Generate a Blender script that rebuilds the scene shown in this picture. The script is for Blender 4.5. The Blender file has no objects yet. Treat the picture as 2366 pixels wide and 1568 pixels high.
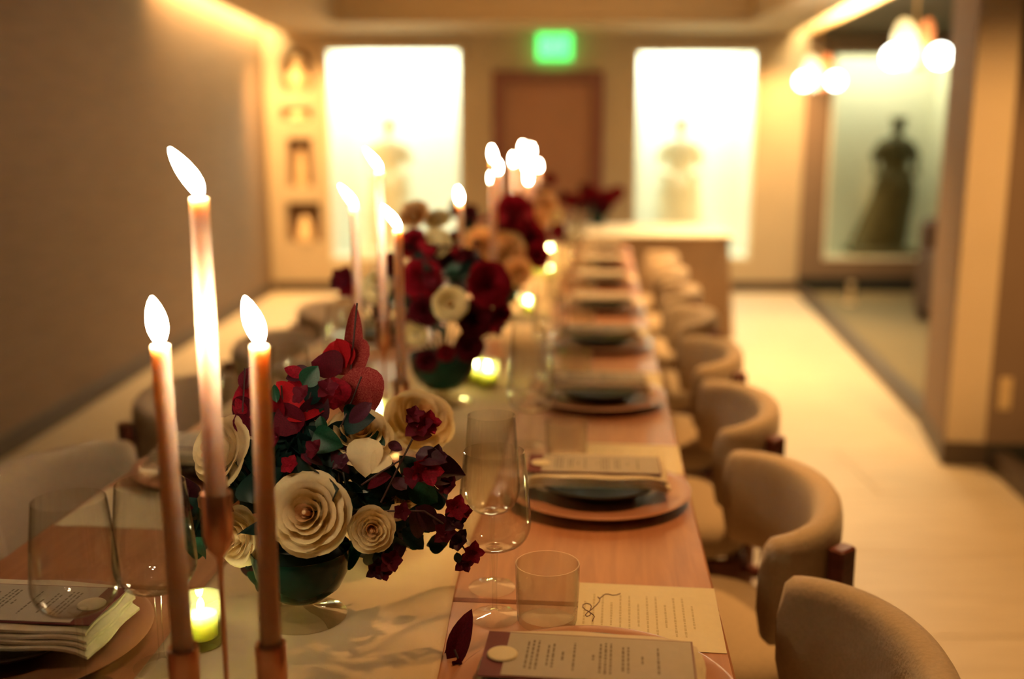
import bpy, math, random
from math import sin, cos, pi, radians, sqrt, atan2
from mathutils import Vector, Matrix, Euler

random.seed(7)
SC = bpy.context.scene
COL = SC.collection

# ------------------------------------------------------------------ camera
F_PX, CX, CY = 2350.0, 1183.0, 784.0
CAM_H, PITCH = 1.39, radians(10.8)
cp, sp = cos(PITCH), sin(PITCH)
cam = bpy.data.cameras.new('camera')
cam.lens = F_PX * 36.0 / 2366.0
cam.sensor_width = 36.0
cam.clip_start = 0.02
cam.dof.use_dof = True
cam.dof.focus_distance = 1.34
cam.dof.aperture_fstop = 1.5
camo = bpy.data.objects.new('camera', cam)
camo.location = (0, 0, CAM_H)
camo.rotation_euler = (pi / 2 - PITCH, 0, 0)
COL.objects.link(camo)
SC.camera = camo

# ------------------------------------------------------------------ view + world
SC.view_settings.view_transform = 'Standard'
SC.view_settings.look = 'None'
SC.view_settings.exposure = 0.95
SC.view_settings.gamma = 1.0
SC.view_settings.use_curve_mapping = False
SC.cycles.use_denoising = True
SC.cycles.max_bounces = 8
SC.cycles.transparent_max_bounces = 24
SC.cycles.caustics_reflective = False
SC.cycles.caustics_refractive = False
SC.cycles.sample_clamp_indirect = 4.0
world = bpy.data.worlds.new('world')
SC.world = world
world.use_nodes = True
world.node_tree.nodes['Background'].inputs[0].default_value = (0.02, 0.03, 0.03, 1)
world.node_tree.nodes['Background'].inputs[1].default_value = 0.3

WARM = (1.0, 0.56, 0.20)
AMBER = (1.0, 0.50, 0.155)
PALE = (1.0, 1.0, 0.90)

def aim(o, target):
    d = Vector(target) - Vector(o.location)
    o.rotation_euler = d.to_track_quat('-Z', 'Y').to_euler()

def area(name, loc, target, sx, sy, power, color, spread=180):
    l = bpy.data.lights.new(name, 'AREA')
    l.shape = 'RECTANGLE'
    l.size, l.size_y = sx, sy
    l.energy = power
    l.color = color
    l.spread = radians(spread)
    o = bpy.data.objects.new(name, l)
    o.location = loc
    COL.objects.link(o)
    aim(o, target)
    return o

def spot(name, loc, target, power, color, angle=80, blend=0.8, radius=0.05):
    l = bpy.data.lights.new(name, 'SPOT')
    l.energy = power
    l.color = color
    l.spot_size = radians(angle)
    l.spot_blend = blend
    l.shadow_soft_size = radius
    o = bpy.data.objects.new(name, l)
    o.location = loc
    COL.objects.link(o)
    aim(o, target)
    return o

# recessed ceiling downlights of the room (in tray or perimeter), then added column fill and bounce
spot('downlight_aisle_far', (1.75, 7.3, 2.38), (1.75, 7.2, 0), 170, WARM, 85)
spot('downlight_aisle_mid', (1.0, 5.4, 2.70), (1.30, 5.3, 0), 170, WARM, 75)
spot('downlight_aisle_near', (1.2, 2.9, 2.70), (1.45, 2.6, 0), 125, AMBER, 74)
spot('downlight_table_far', (0.1, 6.2, 2.70), (0.1, 6.2, 0), 130, WARM, 70)
spot('downlight_table_mid', (-0.1, 4.2, 2.70), (0.15, 4.2, 0), 105, WARM, 58)
spot('downlight_table_near', (0.75, 2.0, 2.70), (0.50, 1.50, .75), 56, AMBER, 50)
spot('downlight_back_left', (-1.9, 8.8, 2.38), (-2.02, 9.74, 1.2), 125, AMBER, 85)
spot('downlight_back_right', (2.42, 9.0, 2.38), (2.5, 9.74, 1.2), 100, AMBER, 80)
spot('downlight_left', (-1.45, 7.0, 2.70), (-1.6, 7.0, 0), 75, WARM, 80)
spot('fill_spot_column', (1.90, 1.6, 2.35), (2.02, 4.3, 1.0), 260, AMBER, 36)  # added fill aimed at the column's front face, no fixture there
area('ceiling_bounce', (0.2, 6.8, 2.72), (0.2, 6.8, 0), 2.4, 3.0, 20, AMBER)  # area light standing in for light bounced off the ceiling
# cove LED strips
area('cove_led_left', (-2.275, 8.2, 2.50), (-2.275, 8.2, 0), 0.03, 3.0, 20, AMBER, 90)
area('cove_led_right', (2.55, 7.8, 2.52), (2.55, 7.8, 0), 0.08, 3.6, 26, (1.0, 0.72, 0.38))

# ------------------------------------------------------------------ helpers
class MB:
    def __init__(self):
        self.v, self.f = [], []
    def add(self, verts, faces):
        n = len(self.v)
        self.v += [tuple(p) for p in verts]
        self.f += [tuple(i + n for i in f) for f in faces]
        return self
    def box(self, c, s, rz=0.0, b=0.0):
        x, y, z = s[0] / 2, s[1] / 2, s[2] / 2
        ca, sa = cos(rz), sin(rz)
        if b <= 0:
            ring = [(-x, -y), (x, -y), (x, y), (-x, y)]
            lv = [(-z, 0), (z, 0)]
        else:
            ring = [(-x + b, -y), (x - b, -y), (x, -y + b), (x, y - b), (x - b, y), (-x + b, y), (-x, y - b), (-x, -y + b)]
            lv = [(-z, b), (-z + b, 0), (z - b, 0), (z, b)]
        vs, fs = [], []
        n = len(ring)
        for zz, ins in lv:
            for px, py in ring:
                k = 1.0
                qx = px * (1 - ins / max(x, 1e-6)) if ins else px
                qy = py * (1 - ins / max(y, 1e-6)) if ins else py
                vs.append((c[0] + qx * ca - qy * sa, c[1] + qx * sa + qy * ca, c[2] + zz))
        for l in range(len(lv) - 1):
            for i in range(n):
                j = (i + 1) % n
                fs.append((l * n + i, l * n + j, (l + 1) * n + j, (l + 1) * n + i))
        fs.append(tuple(range(n - 1, -1, -1)))
        fs.append(tuple((len(lv) - 1) * n + i for i in range(n)))
        return self.add(vs, fs)
    def lathe(self, prof, n=24, c=(0, 0, 0), sx=1.0, sy=1.0, rib=0.0):
        vs, fs = [], []
        for (r, z) in prof:
            for i in range(n):
                a = 2 * pi * i / n
                rr = max(r, 0.00001) * (1 + (rib if i % 2 else 0.0))
                vs.append((c[0] + rr * cos(a) * sx, c[1] + rr * sin(a) * sy, c[2] + z))
        for l in range(len(prof) - 1):
            for i in range(n):
                j = (i + 1) % n
                fs.append((l * n + i, l * n + j, (l + 1) * n + j, (l + 1) * n + i))
        return self.add(vs, fs)
    def tube(self, pts, rad, n=8):
        pts = [Vector(p) for p in pts]
        if not hasattr(rad, '__len__'):
            rad = [rad] * len(pts)
        vs, fs = [], []
        up = Vector((0.13, 0.21, 1)).normalized()
        for k, p in enumerate(pts):
            d = (pts[min(k + 1, len(pts) - 1)] - pts[max(k - 1, 0)])
            d = d.normalized() if d.length > 0 else Vector((0, 0, 1))
            a = d.cross(up)
            if a.length < 1e-3:
                a = d.cross(Vector((1, 0, 0)))
            a.normalize()
            b = d.cross(a).normalized()
            for i in range(n):
                t = 2 * pi * i / n
                vs.append(p + (a * cos(t) + b * sin(t)) * rad[k])
        m = len(pts)
        for k in range(m - 1):
            for i in range(n):
                j = (i + 1) % n
                fs.append((k * n + i, k * n + j, (k + 1) * n + j, (k + 1) * n + i))
        fs.append(tuple(range(n - 1, -1, -1)))
        fs.append(tuple((m - 1) * n + i for i in range(n)))
        return self.add(vs, fs)
    def grid(self, fn, nu, nv, closed=False):
        vs, fs = [], []
        for j in range(nv + 1):
            for i in range(nu + (0 if closed else 1)):
                vs.append(fn(i / nu, j / nv))
        w = nu if closed else nu + 1
        for j in range(nv):
            for i in range(nu):
                i2 = (i + 1) % w if closed else i + 1
                fs.append((j * w + i, j * w + i2, (j + 1) * w + i2, (j + 1) * w + i))
        return self.add(vs, fs)
    def sphere(self, c, r, n=12, m=8, s=(1, 1, 1)):
        return self.grid(lambda u, v: (c[0] + r * s[0] * sin(pi * (v * .998 + .001)) * cos(2 * pi * u),
                                       c[1] + r * s[1] * sin(pi * (v * .998 + .001)) * sin(2 * pi * u),
                                       c[2] - r * s[2] * cos(pi * (v * .998 + .001))), n, m, True)
    def xform(self, M):
        self.v = [tuple(M @ Vector(p)) for p in self.v]
        return self
    def join(self, other, M=None):
        vs = other.v if M is None else [tuple(M @ Vector(p)) for p in other.v]
        return self.add(vs, other.f)

def mesh(name, mb, mat, smooth=True, angle=40):
    me = bpy.data.meshes.new(name)
    me.from_pydata([tuple(p) for p in mb.v], [], mb.f)
    me.update()
    if smooth:
        me.shade_smooth()
        me.set_sharp_from_angle(angle=radians(angle))
    if mat is not None:
        me.materials.append(mat)
    return me

def link(name, me, parent=None, loc=(0, 0, 0), rot=(0, 0, 0), sc=None, label=None):
    o = bpy.data.objects.new(name, me)
    COL.objects.link(o)
    o.location = loc
    if isinstance(rot, Matrix):
        o.rotation_euler = rot.to_euler()
    else:
        o.rotation_euler = rot
    if sc is not None:
        o.scale = (sc, sc, sc) if not hasattr(sc, '__len__') else sc
    if parent is not None:
        o.parent = parent
    if label:
        o['label'] = label
    return o

def obj(name, mb, mat, parent=None, loc=(0, 0, 0), rot=(0, 0, 0), smooth=True, label=None, angle=40):
    return link(name, mesh(name, mb, mat, smooth, angle), parent, loc, rot, None, label)

def tag(o, label, cat, group=None, kind=None):
    o['label'] = label
    o['category'] = cat
    if group: o['group'] = group
    if kind: o['kind'] = kind
    return o

def struct(name, mb, mat, smooth=False, label=None):
    o = obj(name, mb, mat, smooth=smooth)
    o['kind'] = 'structure'
    if label: o['label'] = label
    return o

def thing(name, label, cat, loc=(0, 0, 0), rz=0.0, group=None):
    o = bpy.data.objects.new(name, None)
    COL.objects.link(o)
    o.empty_display_size = 0.05
    o.location = loc
    o.rotation_euler = (0, 0, rz)
    return tag(o, label, cat, group)

def copy_tree(o, parent=None):
    c = o.copy()
    COL.objects.link(c)
    c.parent = parent
    for ch in list(o.children):
        copy_tree(ch, c)
    return c

ORD = ['nearest', 'second', 'third', 'fourth', 'fifth', 'sixth', 'seventh', 'eighth', 'ninth']

# point on the picture ray of a photo pixel at room depth Y
def P(px, py, Y):
    r = (py - CY) / F_PX
    h = Y * (sp + r * cp) / (cp - r * sp)
    d = Y * cp + h * sp
    return Vector(((px - CX) / F_PX * d, Y, CAM_H - h))
# point of a photo pixel on the horizontal plane z
def W(px, py, z):
    r = (py - CY) / F_PX
    h = CAM_H - z
    Y = h * (cp - r * sp) / (r * cp + sp)
    d = Y * cp + h * sp
    return Vector(((px - CX) / F_PX * d, Y, z))

# table frame: s across (to the right), t along
TH = radians(5.07)
TO = Vector((-0.384, 0.0, 0.0))
TN = Vector((cos(TH), -sin(TH), 0))
TD = Vector((sin(TH), cos(TH), 0))
TZ = 0.75
def T(s, t, z=TZ):
    p = TO + TN * s + TD * t
    return Vector((p.x, p.y, z))
def st(p):
    q = Vector((p[0], p[1], 0)) - TO
    return q.dot(TN), q.dot(TD)
RZ_T = -TH

# ------------------------------------------------------------------ materials
def nodes(name):
    m = bpy.data.materials.new(name)
    m.use_nodes = True
    nt = m.node_tree
    return m, nt, nt.nodes['Principled BSDF']

def simple(name, col, rough=0.6, metal=0.0, noise=0.0, scale=20.0, bump=0.0, spec=0.5, coat=0.0, sheen=0.0, sub=0.0, stretch=None, col2=None):
    m, nt, b = nodes(name)
    b.inputs['Roughness'].default_value = rough
    b.inputs['Metallic'].default_value = metal
    b.inputs['Specular IOR Level'].default_value = spec
    b.inputs['Coat Weight'].default_value = coat
    b.inputs['Sheen Weight'].default_value = sheen
    if sub > 0:
        b.inputs['Subsurface Weight'].default_value = sub
        b.inputs['Subsurface Radius'].default_value = (0.02, 0.012, 0.006)
        b.inputs['Subsurface Scale'].default_value = 1.0
    c2 = col2 if col2 else tuple(c * (1 - noise) for c in col)
    tc = nt.nodes.new('ShaderNodeTexCoord')
    mp = nt.nodes.new('ShaderNodeMapping')
    nt.links.new(tc.outputs['Object'], mp.inputs['Vector'])
    if stretch: mp.inputs['Scale'].default_value = stretch
    nz = nt.nodes.new('ShaderNodeTexNoise')
    nz.inputs['Scale'].default_value = scale
    nz.inputs['Detail'].default_value = 3
    nt.links.new(mp.outputs['Vector'], nz.inputs['Vector'])
    mx = nt.nodes.new('ShaderNodeMix')
    mx.data_type = 'RGBA'
    mx.inputs[6].default_value = (*c2, 1)
    mx.inputs[7].default_value = (*col, 1)
    rp = nt.nodes.new('ShaderNodeMapRange')
    rp.inputs[1].default_value = 0.35
    rp.inputs[2].default_value = 0.65
    nt.links.new(nz.outputs['Fac'], rp.inputs[0])
    nt.links.new(rp.outputs[0], mx.inputs[0])
    nt.links.new(mx.outputs[2], b.inputs['Base Color'])
    if bump:
        bp = nt.nodes.new('ShaderNodeBump')
        bp.inputs['Strength'].default_value = bump
        bp.inputs['Distance'].default_value = 0.002
        nt.links.new(nz.outputs['Fac'], bp.inputs['Height'])
        nt.links.new(bp.outputs['Normal'], b.inputs['Normal'])
    return m

def emit(name, col, strength, see_through=False, sampled=True):
    m = bpy.data.materials.new(name)
    m.use_nodes = True
    nt = m.node_tree
    nt.nodes.clear()
    out = nt.nodes.new('ShaderNodeOutputMaterial')
    e = nt.nodes.new('ShaderNodeEmission')
    e.inputs[0].default_value = (*col, 1)
    e.inputs[1].default_value = strength
    if see_through:
        tr = nt.nodes.new('ShaderNodeBsdfTransparent')
        ad = nt.nodes.new('ShaderNodeAddShader')
        nt.links.new(e.outputs[0], ad.inputs[0])
        nt.links.new(tr.outputs[0], ad.inputs[1])
        nt.links.new(ad.outputs[0], out.inputs[0])
    else:
        nt.links.new(e.outputs[0], out.inputs[0])
    if not sampled:
        m.cycles.emission_sampling = 'NONE'
    return m

def thin_glass(name, tint=(0.97, 0.97, 0.95), body=0.0, bodycol=(0.8, 0.8, 0.7), edge=0.35):
    m = bpy.data.materials.new(name)
    m.use_nodes = True
    nt = m.node_tree
    nt.nodes.clear()
    out = nt.nodes.new('ShaderNodeOutputMaterial')
    tr = nt.nodes.new('ShaderNodeBsdfTransparent')
    gl = nt.nodes.new('ShaderNodeBsdfGlossy')
    gl.inputs['Roughness'].default_value = 0.025
    lw = nt.nodes.new('ShaderNodeLayerWeight')
    lw.inputs[0].default_value = 0.5
    # tint darkens towards grazing edges, as a real glass wall does
    mixc = nt.nodes.new('ShaderNodeMix')
    mixc.data_type = 'RGBA'
    mixc.inputs[6].default_value = (*tint, 1)
    mixc.inputs[7].default_value = (*[c * (1 - edge) for c in tint], 1)
    pw = nt.nodes.new('ShaderNodeMath'); pw.operation = 'POWER'
    pw.inputs[1].default_value = 4.0
    nt.links.new(lw.outputs['Facing'], pw.inputs[0])
    nt.links.new(pw.outputs[0], mixc.inputs[0])
    nt.links.new(mixc.outputs[2], tr.inputs[0])
    p5 = nt.nodes.new('ShaderNodeMath'); p5.operation = 'POWER'
    p5.inputs[1].default_value = 3.6
    nt.links.new(lw.outputs['Facing'], p5.inputs[0])
    fr = nt.nodes.new('ShaderNodeMapRange')
    fr.inputs[3].default_value = 0.045
    fr.inputs[4].default_value = 0.75
    nt.links.new(p5.outputs[0], fr.inputs[0])
    mx = nt.nodes.new('ShaderNodeMixShader')
    nt.links.new(fr.outputs[0], mx.inputs[0])
    nt.links.new(tr.outputs[0], mx.inputs[1])
    nt.links.new(gl.outputs[0], mx.inputs[2])
    last = mx
    if body > 0:
        tl = nt.nodes.new('ShaderNodeBsdfTranslucent')
        tl.inputs[0].default_value = (*bodycol, 1)
        df = nt.nodes.new('ShaderNodeBsdfDiffuse')
        df.inputs[0].default_value = (*bodycol, 1)
        m1 = nt.nodes.new('ShaderNodeMixShader'); m1.inputs[0].default_value = 0.4
        nt.links.new(tl.outputs[0], m1.inputs[1]); nt.links.new(df.outputs[0], m1.inputs[2])
        m2 = nt.nodes.new('ShaderNodeMixShader'); m2.inputs[0].default_value = body
        nt.links.new(mx.outputs[0], m2.inputs[1]); nt.links.new(m1.outputs[0], m2.inputs[2])
        last = m2
    nt.links.new(last.outputs[0], out.inputs[0])
    return m

def wood(name, c1, c2, scale=(1, 1, 1), rough=0.4, coat=0.0):
    m, nt, b = nodes(name)
    tc = nt.nodes.new('ShaderNodeTexCoord')
    mp = nt.nodes.new('ShaderNodeMapping')
    mp.inputs['Scale'].default_value = scale
    nz = nt.nodes.new('ShaderNodeTexNoise')
    nz.inputs['Scale'].default_value = 6
    nz.inputs['Detail'].default_value = 6
    nz.inputs['Distortion'].default_value = 0.6
    nt.links.new(tc.outputs['Object'], mp.inputs[0])
    nt.links.new(mp.outputs[0], nz.inputs['Vector'])
    cr = nt.nodes.new('ShaderNodeValToRGB')
    cr.color_ramp.elements[0].position = 0.35
    cr.color_ramp.elements[1].position = 0.68
    cr.color_ramp.elements[0].color = (*c2, 1)
    cr.color_ramp.elements[1].color = (*c1, 1)
    nt.links.new(nz.outputs['Fac'], cr.inputs[0])
    nt.links.new(cr.outputs[0], b.inputs['Base Color'])
    b.inputs['Roughness'].default_value = rough
    b.inputs['Coat Weight'].default_value = coat
    b.inputs['Coat Roughness'].default_value = 0.2
    return m

M = {}
M['wall'] = simple('warm_plaster', (0.50, 0.42, 0.30), 0.85, noise=0.06, scale=3)
M['wall_left'] = simple('ribbed_taupe_wallcovering', (0.24, 0.175, 0.12), 0.8, noise=0.15, scale=14, stretch=(1, 0.25, 3.5), bump=0.2)
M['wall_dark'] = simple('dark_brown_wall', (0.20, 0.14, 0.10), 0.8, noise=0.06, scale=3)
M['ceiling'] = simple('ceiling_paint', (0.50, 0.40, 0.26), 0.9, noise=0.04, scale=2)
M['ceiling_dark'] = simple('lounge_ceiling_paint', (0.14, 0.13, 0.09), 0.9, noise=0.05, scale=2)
M['white'] = simple('niche_white_paint', (0.84, 0.86, 0.74), 0.8, noise=0.03, scale=5)
M['basebd'] = simple('brown_baseboard_paint', (0.07, 0.05, 0.036), 0.5, noise=0.1)
M['door'] = simple('red_brown_door_paint', (0.36, 0.19, 0.12), 0.6, noise=0.06, scale=4)
M['doorframe'] = simple('burgundy_door_frame_paint', (0.20, 0.075, 0.06), 0.5, noise=0.05)
M['tile'] = wood('pale_oak_look_tile', (0.62, 0.54, 0.40), (0.53, 0.45, 0.32), (0.5, 5, 1), 0.45)
M['carpet'] = simple('dark_olive_carpet', (0.20, 0.17, 0.10), 0.95, noise=0.2, scale=60)
M['blackfloor'] = simple('near_black_floor', (0.015, 0.02, 0.02), 0.8, noise=0.2)
M['table'] = wood('red_brown_walnut', (0.54, 0.24, 0.115), (0.42, 0.175, 0.085), (9, 0.7, 9), 0.34, 0.15)
M['tabledark'] = wood('dark_table_leg_wood', (0.18, 0.08, 0.05), (0.12, 0.05, 0.03), (4, 4, 1), 0.5)
M['fabric'] = simple('taupe_boucle_fabric', (0.53, 0.41, 0.27), 0.95, noise=0.12, scale=160, bump=0.5, sheen=0.3)
M['chairwood'] = wood('mahogany_chair_wood', (0.20, 0.055, 0.035), (0.12, 0.03, 0.02), (3, 3, 12), 0.4)
M['gauze'] = simple('cream_gauze', (0.80, 0.62, 0.40), 0.95, noise=0.10, scale=9)
M['linen'] = simple('cream_linen', (0.72, 0.62, 0.44), 0.9, noise=0.08, scale=60, bump=0.3)
M['whitecloth'] = simple('white_table_linen', (0.85, 0.82, 0.66), 0.85, noise=0.04)
M['shadedcloth'] = simple('shaded_table_linen', (0.30, 0.20, 0.12), 0.9, noise=0.1, scale=6)  # brown puts the shade on the cloth's hanging sides into its colour
M['paper'] = simple('ivory_paper', (0.80, 0.70, 0.46), 0.8, noise=0.03, scale=80)
M['greycard'] = simple('grey_card', (0.47, 0.41, 0.31), 0.8, noise=0.04, scale=80)
M['burgundycard'] = simple('burgundy_card', (0.16, 0.025, 0.025), 0.6, noise=0.1)
M['ink'] = simple('grey_ink', (0.20, 0.17, 0.12), 0.8)
M['inkpale'] = simple('pale_ink', (0.60, 0.50, 0.28), 0.8)
M['inkred'] = simple('dark_red_ink', (0.14, 0.05, 0.05), 0.7)
M['charger'] = simple('terracotta_rose_glaze', (0.47, 0.205, 0.115), 0.3, noise=0.08, scale=12, coat=0.2)
M['plate'] = simple('charcoal_stoneware', (0.035, 0.028, 0.028), 0.35, noise=0.2, scale=20)
M['wax'] = simple('dusty_rose_wax', (0.72, 0.50, 0.40), 0.6, noise=0.05, scale=30, sub=0.8, spec=.3)
M['wax'].node_tree.nodes['Principled BSDF'].inputs['Subsurface Radius'].default_value = (.035, .026, .018)
M['waxwhite'] = simple('white_wax', (0.95, 0.92, 0.72), 0.5, sub=1.0)
M['waxwhite'].node_tree.nodes['Principled BSDF'].inputs['Subsurface Radius'].default_value = (.05, .045, .02)
M['wick'] = simple('charred_wick', (0.02, 0.015, 0.01), 0.9)
M['flame'] = emit('flame_glow', (1.0, 0.84, 0.58), 38, True, False)
M['flameblue'] = emit('flame_base_blue', (0.35, 0.40, 1.0), 1.2, True, False)
M['copper'] = simple('rose_copper_metal', (0.80, 0.42, 0.28), 0.28, metal=0.9, noise=0.1)
M['glass'] = thin_glass('clear_drinking_glass', (0.985, 0.985, 0.975), edge=0.28)
M['frost'] = thin_glass('ribbed_tumbler_glass', body=0.07, bodycol=(0.85, 0.70, 0.45), edge=.3)
M['pane'] = thin_glass('window_pane_glass', (0.99, 1.0, 0.97), edge=0.1)
M['panetint'] = thin_glass('green_tinted_pane', (0.90, 0.88, 0.78), edge=0.1)
M['votive'] = thin_glass('green_votive_glass', (0.92, 0.97, 0.72), body=0.14, bodycol=(0.85, 0.95, 0.52), edge=.4)
M['bowl'] = simple('dark_green_glass_bowl', (0.003, 0.040, 0.034), 0.15, noise=0.3, spec=.25)
M['foot'] = thin_glass('clear_bowl_foot', (0.86, 0.82, 0.72), body=0.12, bodycol=(0.7, 0.6, 0.4))
def petal_mat(name, col, noise=.1, scale=20, trans=.3, rough=.7, col2=None, spec=.15):
    m = simple(name, col, rough, noise=noise, scale=scale, spec=spec, col2=col2)
    nt = m.node_tree
    b = nt.nodes['Principled BSDF']; out = nt.nodes['Material Output']
    tl = nt.nodes.new('ShaderNodeBsdfTranslucent')
    src = b.inputs['Base Color'].links[0].from_socket
    nt.links.new(src, tl.inputs[0])
    mx = nt.nodes.new('ShaderNodeMixShader'); mx.inputs[0].default_value = trans
    nt.links.new(b.outputs[0], mx.inputs[1]); nt.links.new(tl.outputs[0], mx.inputs[2]); nt.links.new(mx.outputs[0], out.inputs[0])
    return m
M['rose'] = petal_mat('ivory_rose_petal', (0.92, 0.77, 0.46), .04, 10, .38)
M['rosecore'] = petal_mat('blush_rose_heart', (0.90, 0.62, 0.34), .06, 10, .38)
M['peach'] = petal_mat('peach_petal', (0.88, 0.56, 0.26), .12, 12, .35)
M['cream'] = petal_mat('cream_petal', (0.90, 0.80, 0.46), .08, 12, .35)
M['red'] = petal_mat('crimson_petal', (0.27, 0.006, 0.020), .4, 12, .25)
M['brightred'] = petal_mat('scarlet_petal', (0.44, 0.010, 0.018), .25, 30, .25)
M['burg'] = petal_mat('burgundy_petal', (0.105, 0.005, 0.016), .4, 30, .2)
M['speck'] = petal_mat('speckled_crimson_petal', (0.20, 0.006, 0.016), .1, 55, .2, col2=(0.36, 0.07, 0.06))
M['leaf'] = petal_mat('dark_green_leaf', (0.008, 0.060, 0.032), .4, 20, .1, .45, spec=.3)
M['leaf2'] = petal_mat('teal_green_leaf', (0.004, 0.026, 0.026), .4, 20, .08, .5, spec=.25)
M['purple'] = petal_mat('plum_leaf', (0.055, 0.010, 0.024), .4, 20, .1, .5, spec=.25)
M['stem'] = simple('green_brown_stem', (0.04, 0.05, 0.025), 0.6)
M['twig'] = simple('dark_twig', (0.05, 0.02, 0.02), 0.7)
M['pollen'] = simple('yellow_brown_flower_centre', (0.30, 0.16, 0.04), 0.8, noise=0.3, scale=80)
M['brass'] = simple('brushed_brass', (0.80, 0.55, 0.25), 0.3, metal=0.9)
M['lampcream'] = simple('cream_enamel_disc', (0.80, 0.74, 0.50), 0.4)
M['lampcopper'] = simple('copper_enamel_disc', (0.62, 0.20, 0.07), 0.4)
M['globe'] = emit('lit_opal_globe', (1.0, 0.98, 0.82), 9.0)
M['led'] = emit('led_strip', (1.0, 0.70, 0.30), 13.0, False, False)
M['exit'] = emit('exit_sign_green', (0.08, 1.0, 0.16), 1.35)
M['exitletter'] = emit('exit_sign_letters', (0.25, 1.0, 0.35), 1.5)
M['statuepale'] = simple('washed_out_statue', (0.80, 0.78, 0.58), 0.8, noise=0.1, scale=8)  # pale tone puts the windows' overexposure haze into the figure's colour
M['statuedark'] = simple('silhouette_statue', (0.13, 0.12, 0.06), 0.6, noise=0.3, scale=8)  # dark tone puts the backlit silhouette into the figure's colour
M['ornament'] = simple('pale_ceramic_ornament', (0.80, 0.62, 0.38), 0.5, noise=0.05)
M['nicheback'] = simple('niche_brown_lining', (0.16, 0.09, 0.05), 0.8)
M['sofa'] = simple('brown_leather', (0.07, 0.04, 0.03), 0.5, noise=0.2, scale=10)
M['outlet'] = simple('ivory_outlet_plastic', (0.62, 0.48, 0.28), 0.4)
M['black'] = simple('black_plastic', (0.01, 0.01, 0.01), 0.5)

# ------------------------------------------------------------------ room shell
BY = 9.74            # face of the back wall
CZ = 2.40            # perimeter ceiling height
def wall_cells(x0, x1, z0, z1, holes, y0, th):
    xs = sorted({x0, x1, *[h[0] for h in holes], *[h[1] for h in holes]})
    zs = sorted({z0, z1, *[h[2] for h in holes], *[h[3] for h in holes]})
    mb = MB()
    for i in range(len(xs) - 1):
        for j in range(len(zs) - 1):
            cx, cz = (xs[i] + xs[i + 1]) / 2, (zs[j] + zs[j + 1]) / 2
            if any(h[0] < cx < h[1] and h[2] < cz < h[3] for h in holes):
                continue
            mb.box((cx, y0 + th / 2, cz), (xs[i + 1] - xs[i], th, zs[j + 1] - zs[j]))
    return mb

WIN = [(-1.737, -0.469, 0.31, 2.28), (1.15, 2.283, 0.31, 2.26), (2.984, 4.166, 0.31, 2.24)]
DOOR = (-0.183, 0.852, 0.0, 2.07)
NICHE = [(-2.15, -1.86, 1.90, 2.27), (-2.165, -1.87, 1.63, 1.74), (-2.12, -1.88, 1.01, 1.46), (-2.15, -1.82, 0.48, 0.86)]
struct('wall_back', wall_cells(-2.5, 2.74, 0, 2.62, [WIN[0], WIN[1], DOOR] + NICHE, BY, 0.12), M['wall'],
       label='sand coloured back wall with tall display windows and a door')
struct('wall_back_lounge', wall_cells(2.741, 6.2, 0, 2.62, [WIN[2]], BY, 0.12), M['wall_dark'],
       label='brown back wall of the side lounge')
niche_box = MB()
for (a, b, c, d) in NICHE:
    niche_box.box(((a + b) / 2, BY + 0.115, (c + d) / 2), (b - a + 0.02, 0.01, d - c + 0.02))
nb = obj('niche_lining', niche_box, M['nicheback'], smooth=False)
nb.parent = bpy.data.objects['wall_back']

# arch head over the top niche: corner fillers
arch = MB()
a0, b0, c0, d0 = NICHE[0]
R = (b0 - a0) / 2
for side in (-1, 1):
    pts = []
    cxm = (a0 + b0) / 2
    for k in range(9):
        an = pi / 2 * k / 8
        pts.append((cxm + side * R * cos(an), d0 - R + R * sin(an)))
    corner = (cxm + side * R, d0)
    n = len(pts)
    vs = [(p[0], BY + 0.001, p[1]) for p in pts] + [(corner[0], BY + 0.001, corner[1])]
    vs += [(p[0], BY + 0.1, p[1]) for p in pts] + [(corner[0], BY + 0.1, corner[1])]
    fs = []
    for k in range(n - 1):
        fs.append((k, k + 1, n)); fs.append((n + 1 + k, n + 1 + k + 1, 2 * n + 1)); fs.append((k, k + 1, n + 2 + k, n + 1 + k))
    arch.add(vs, fs)
obj('niche_arch', arch, M['wall'], bpy.data.objects['wall_back'], smooth=False)

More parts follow.
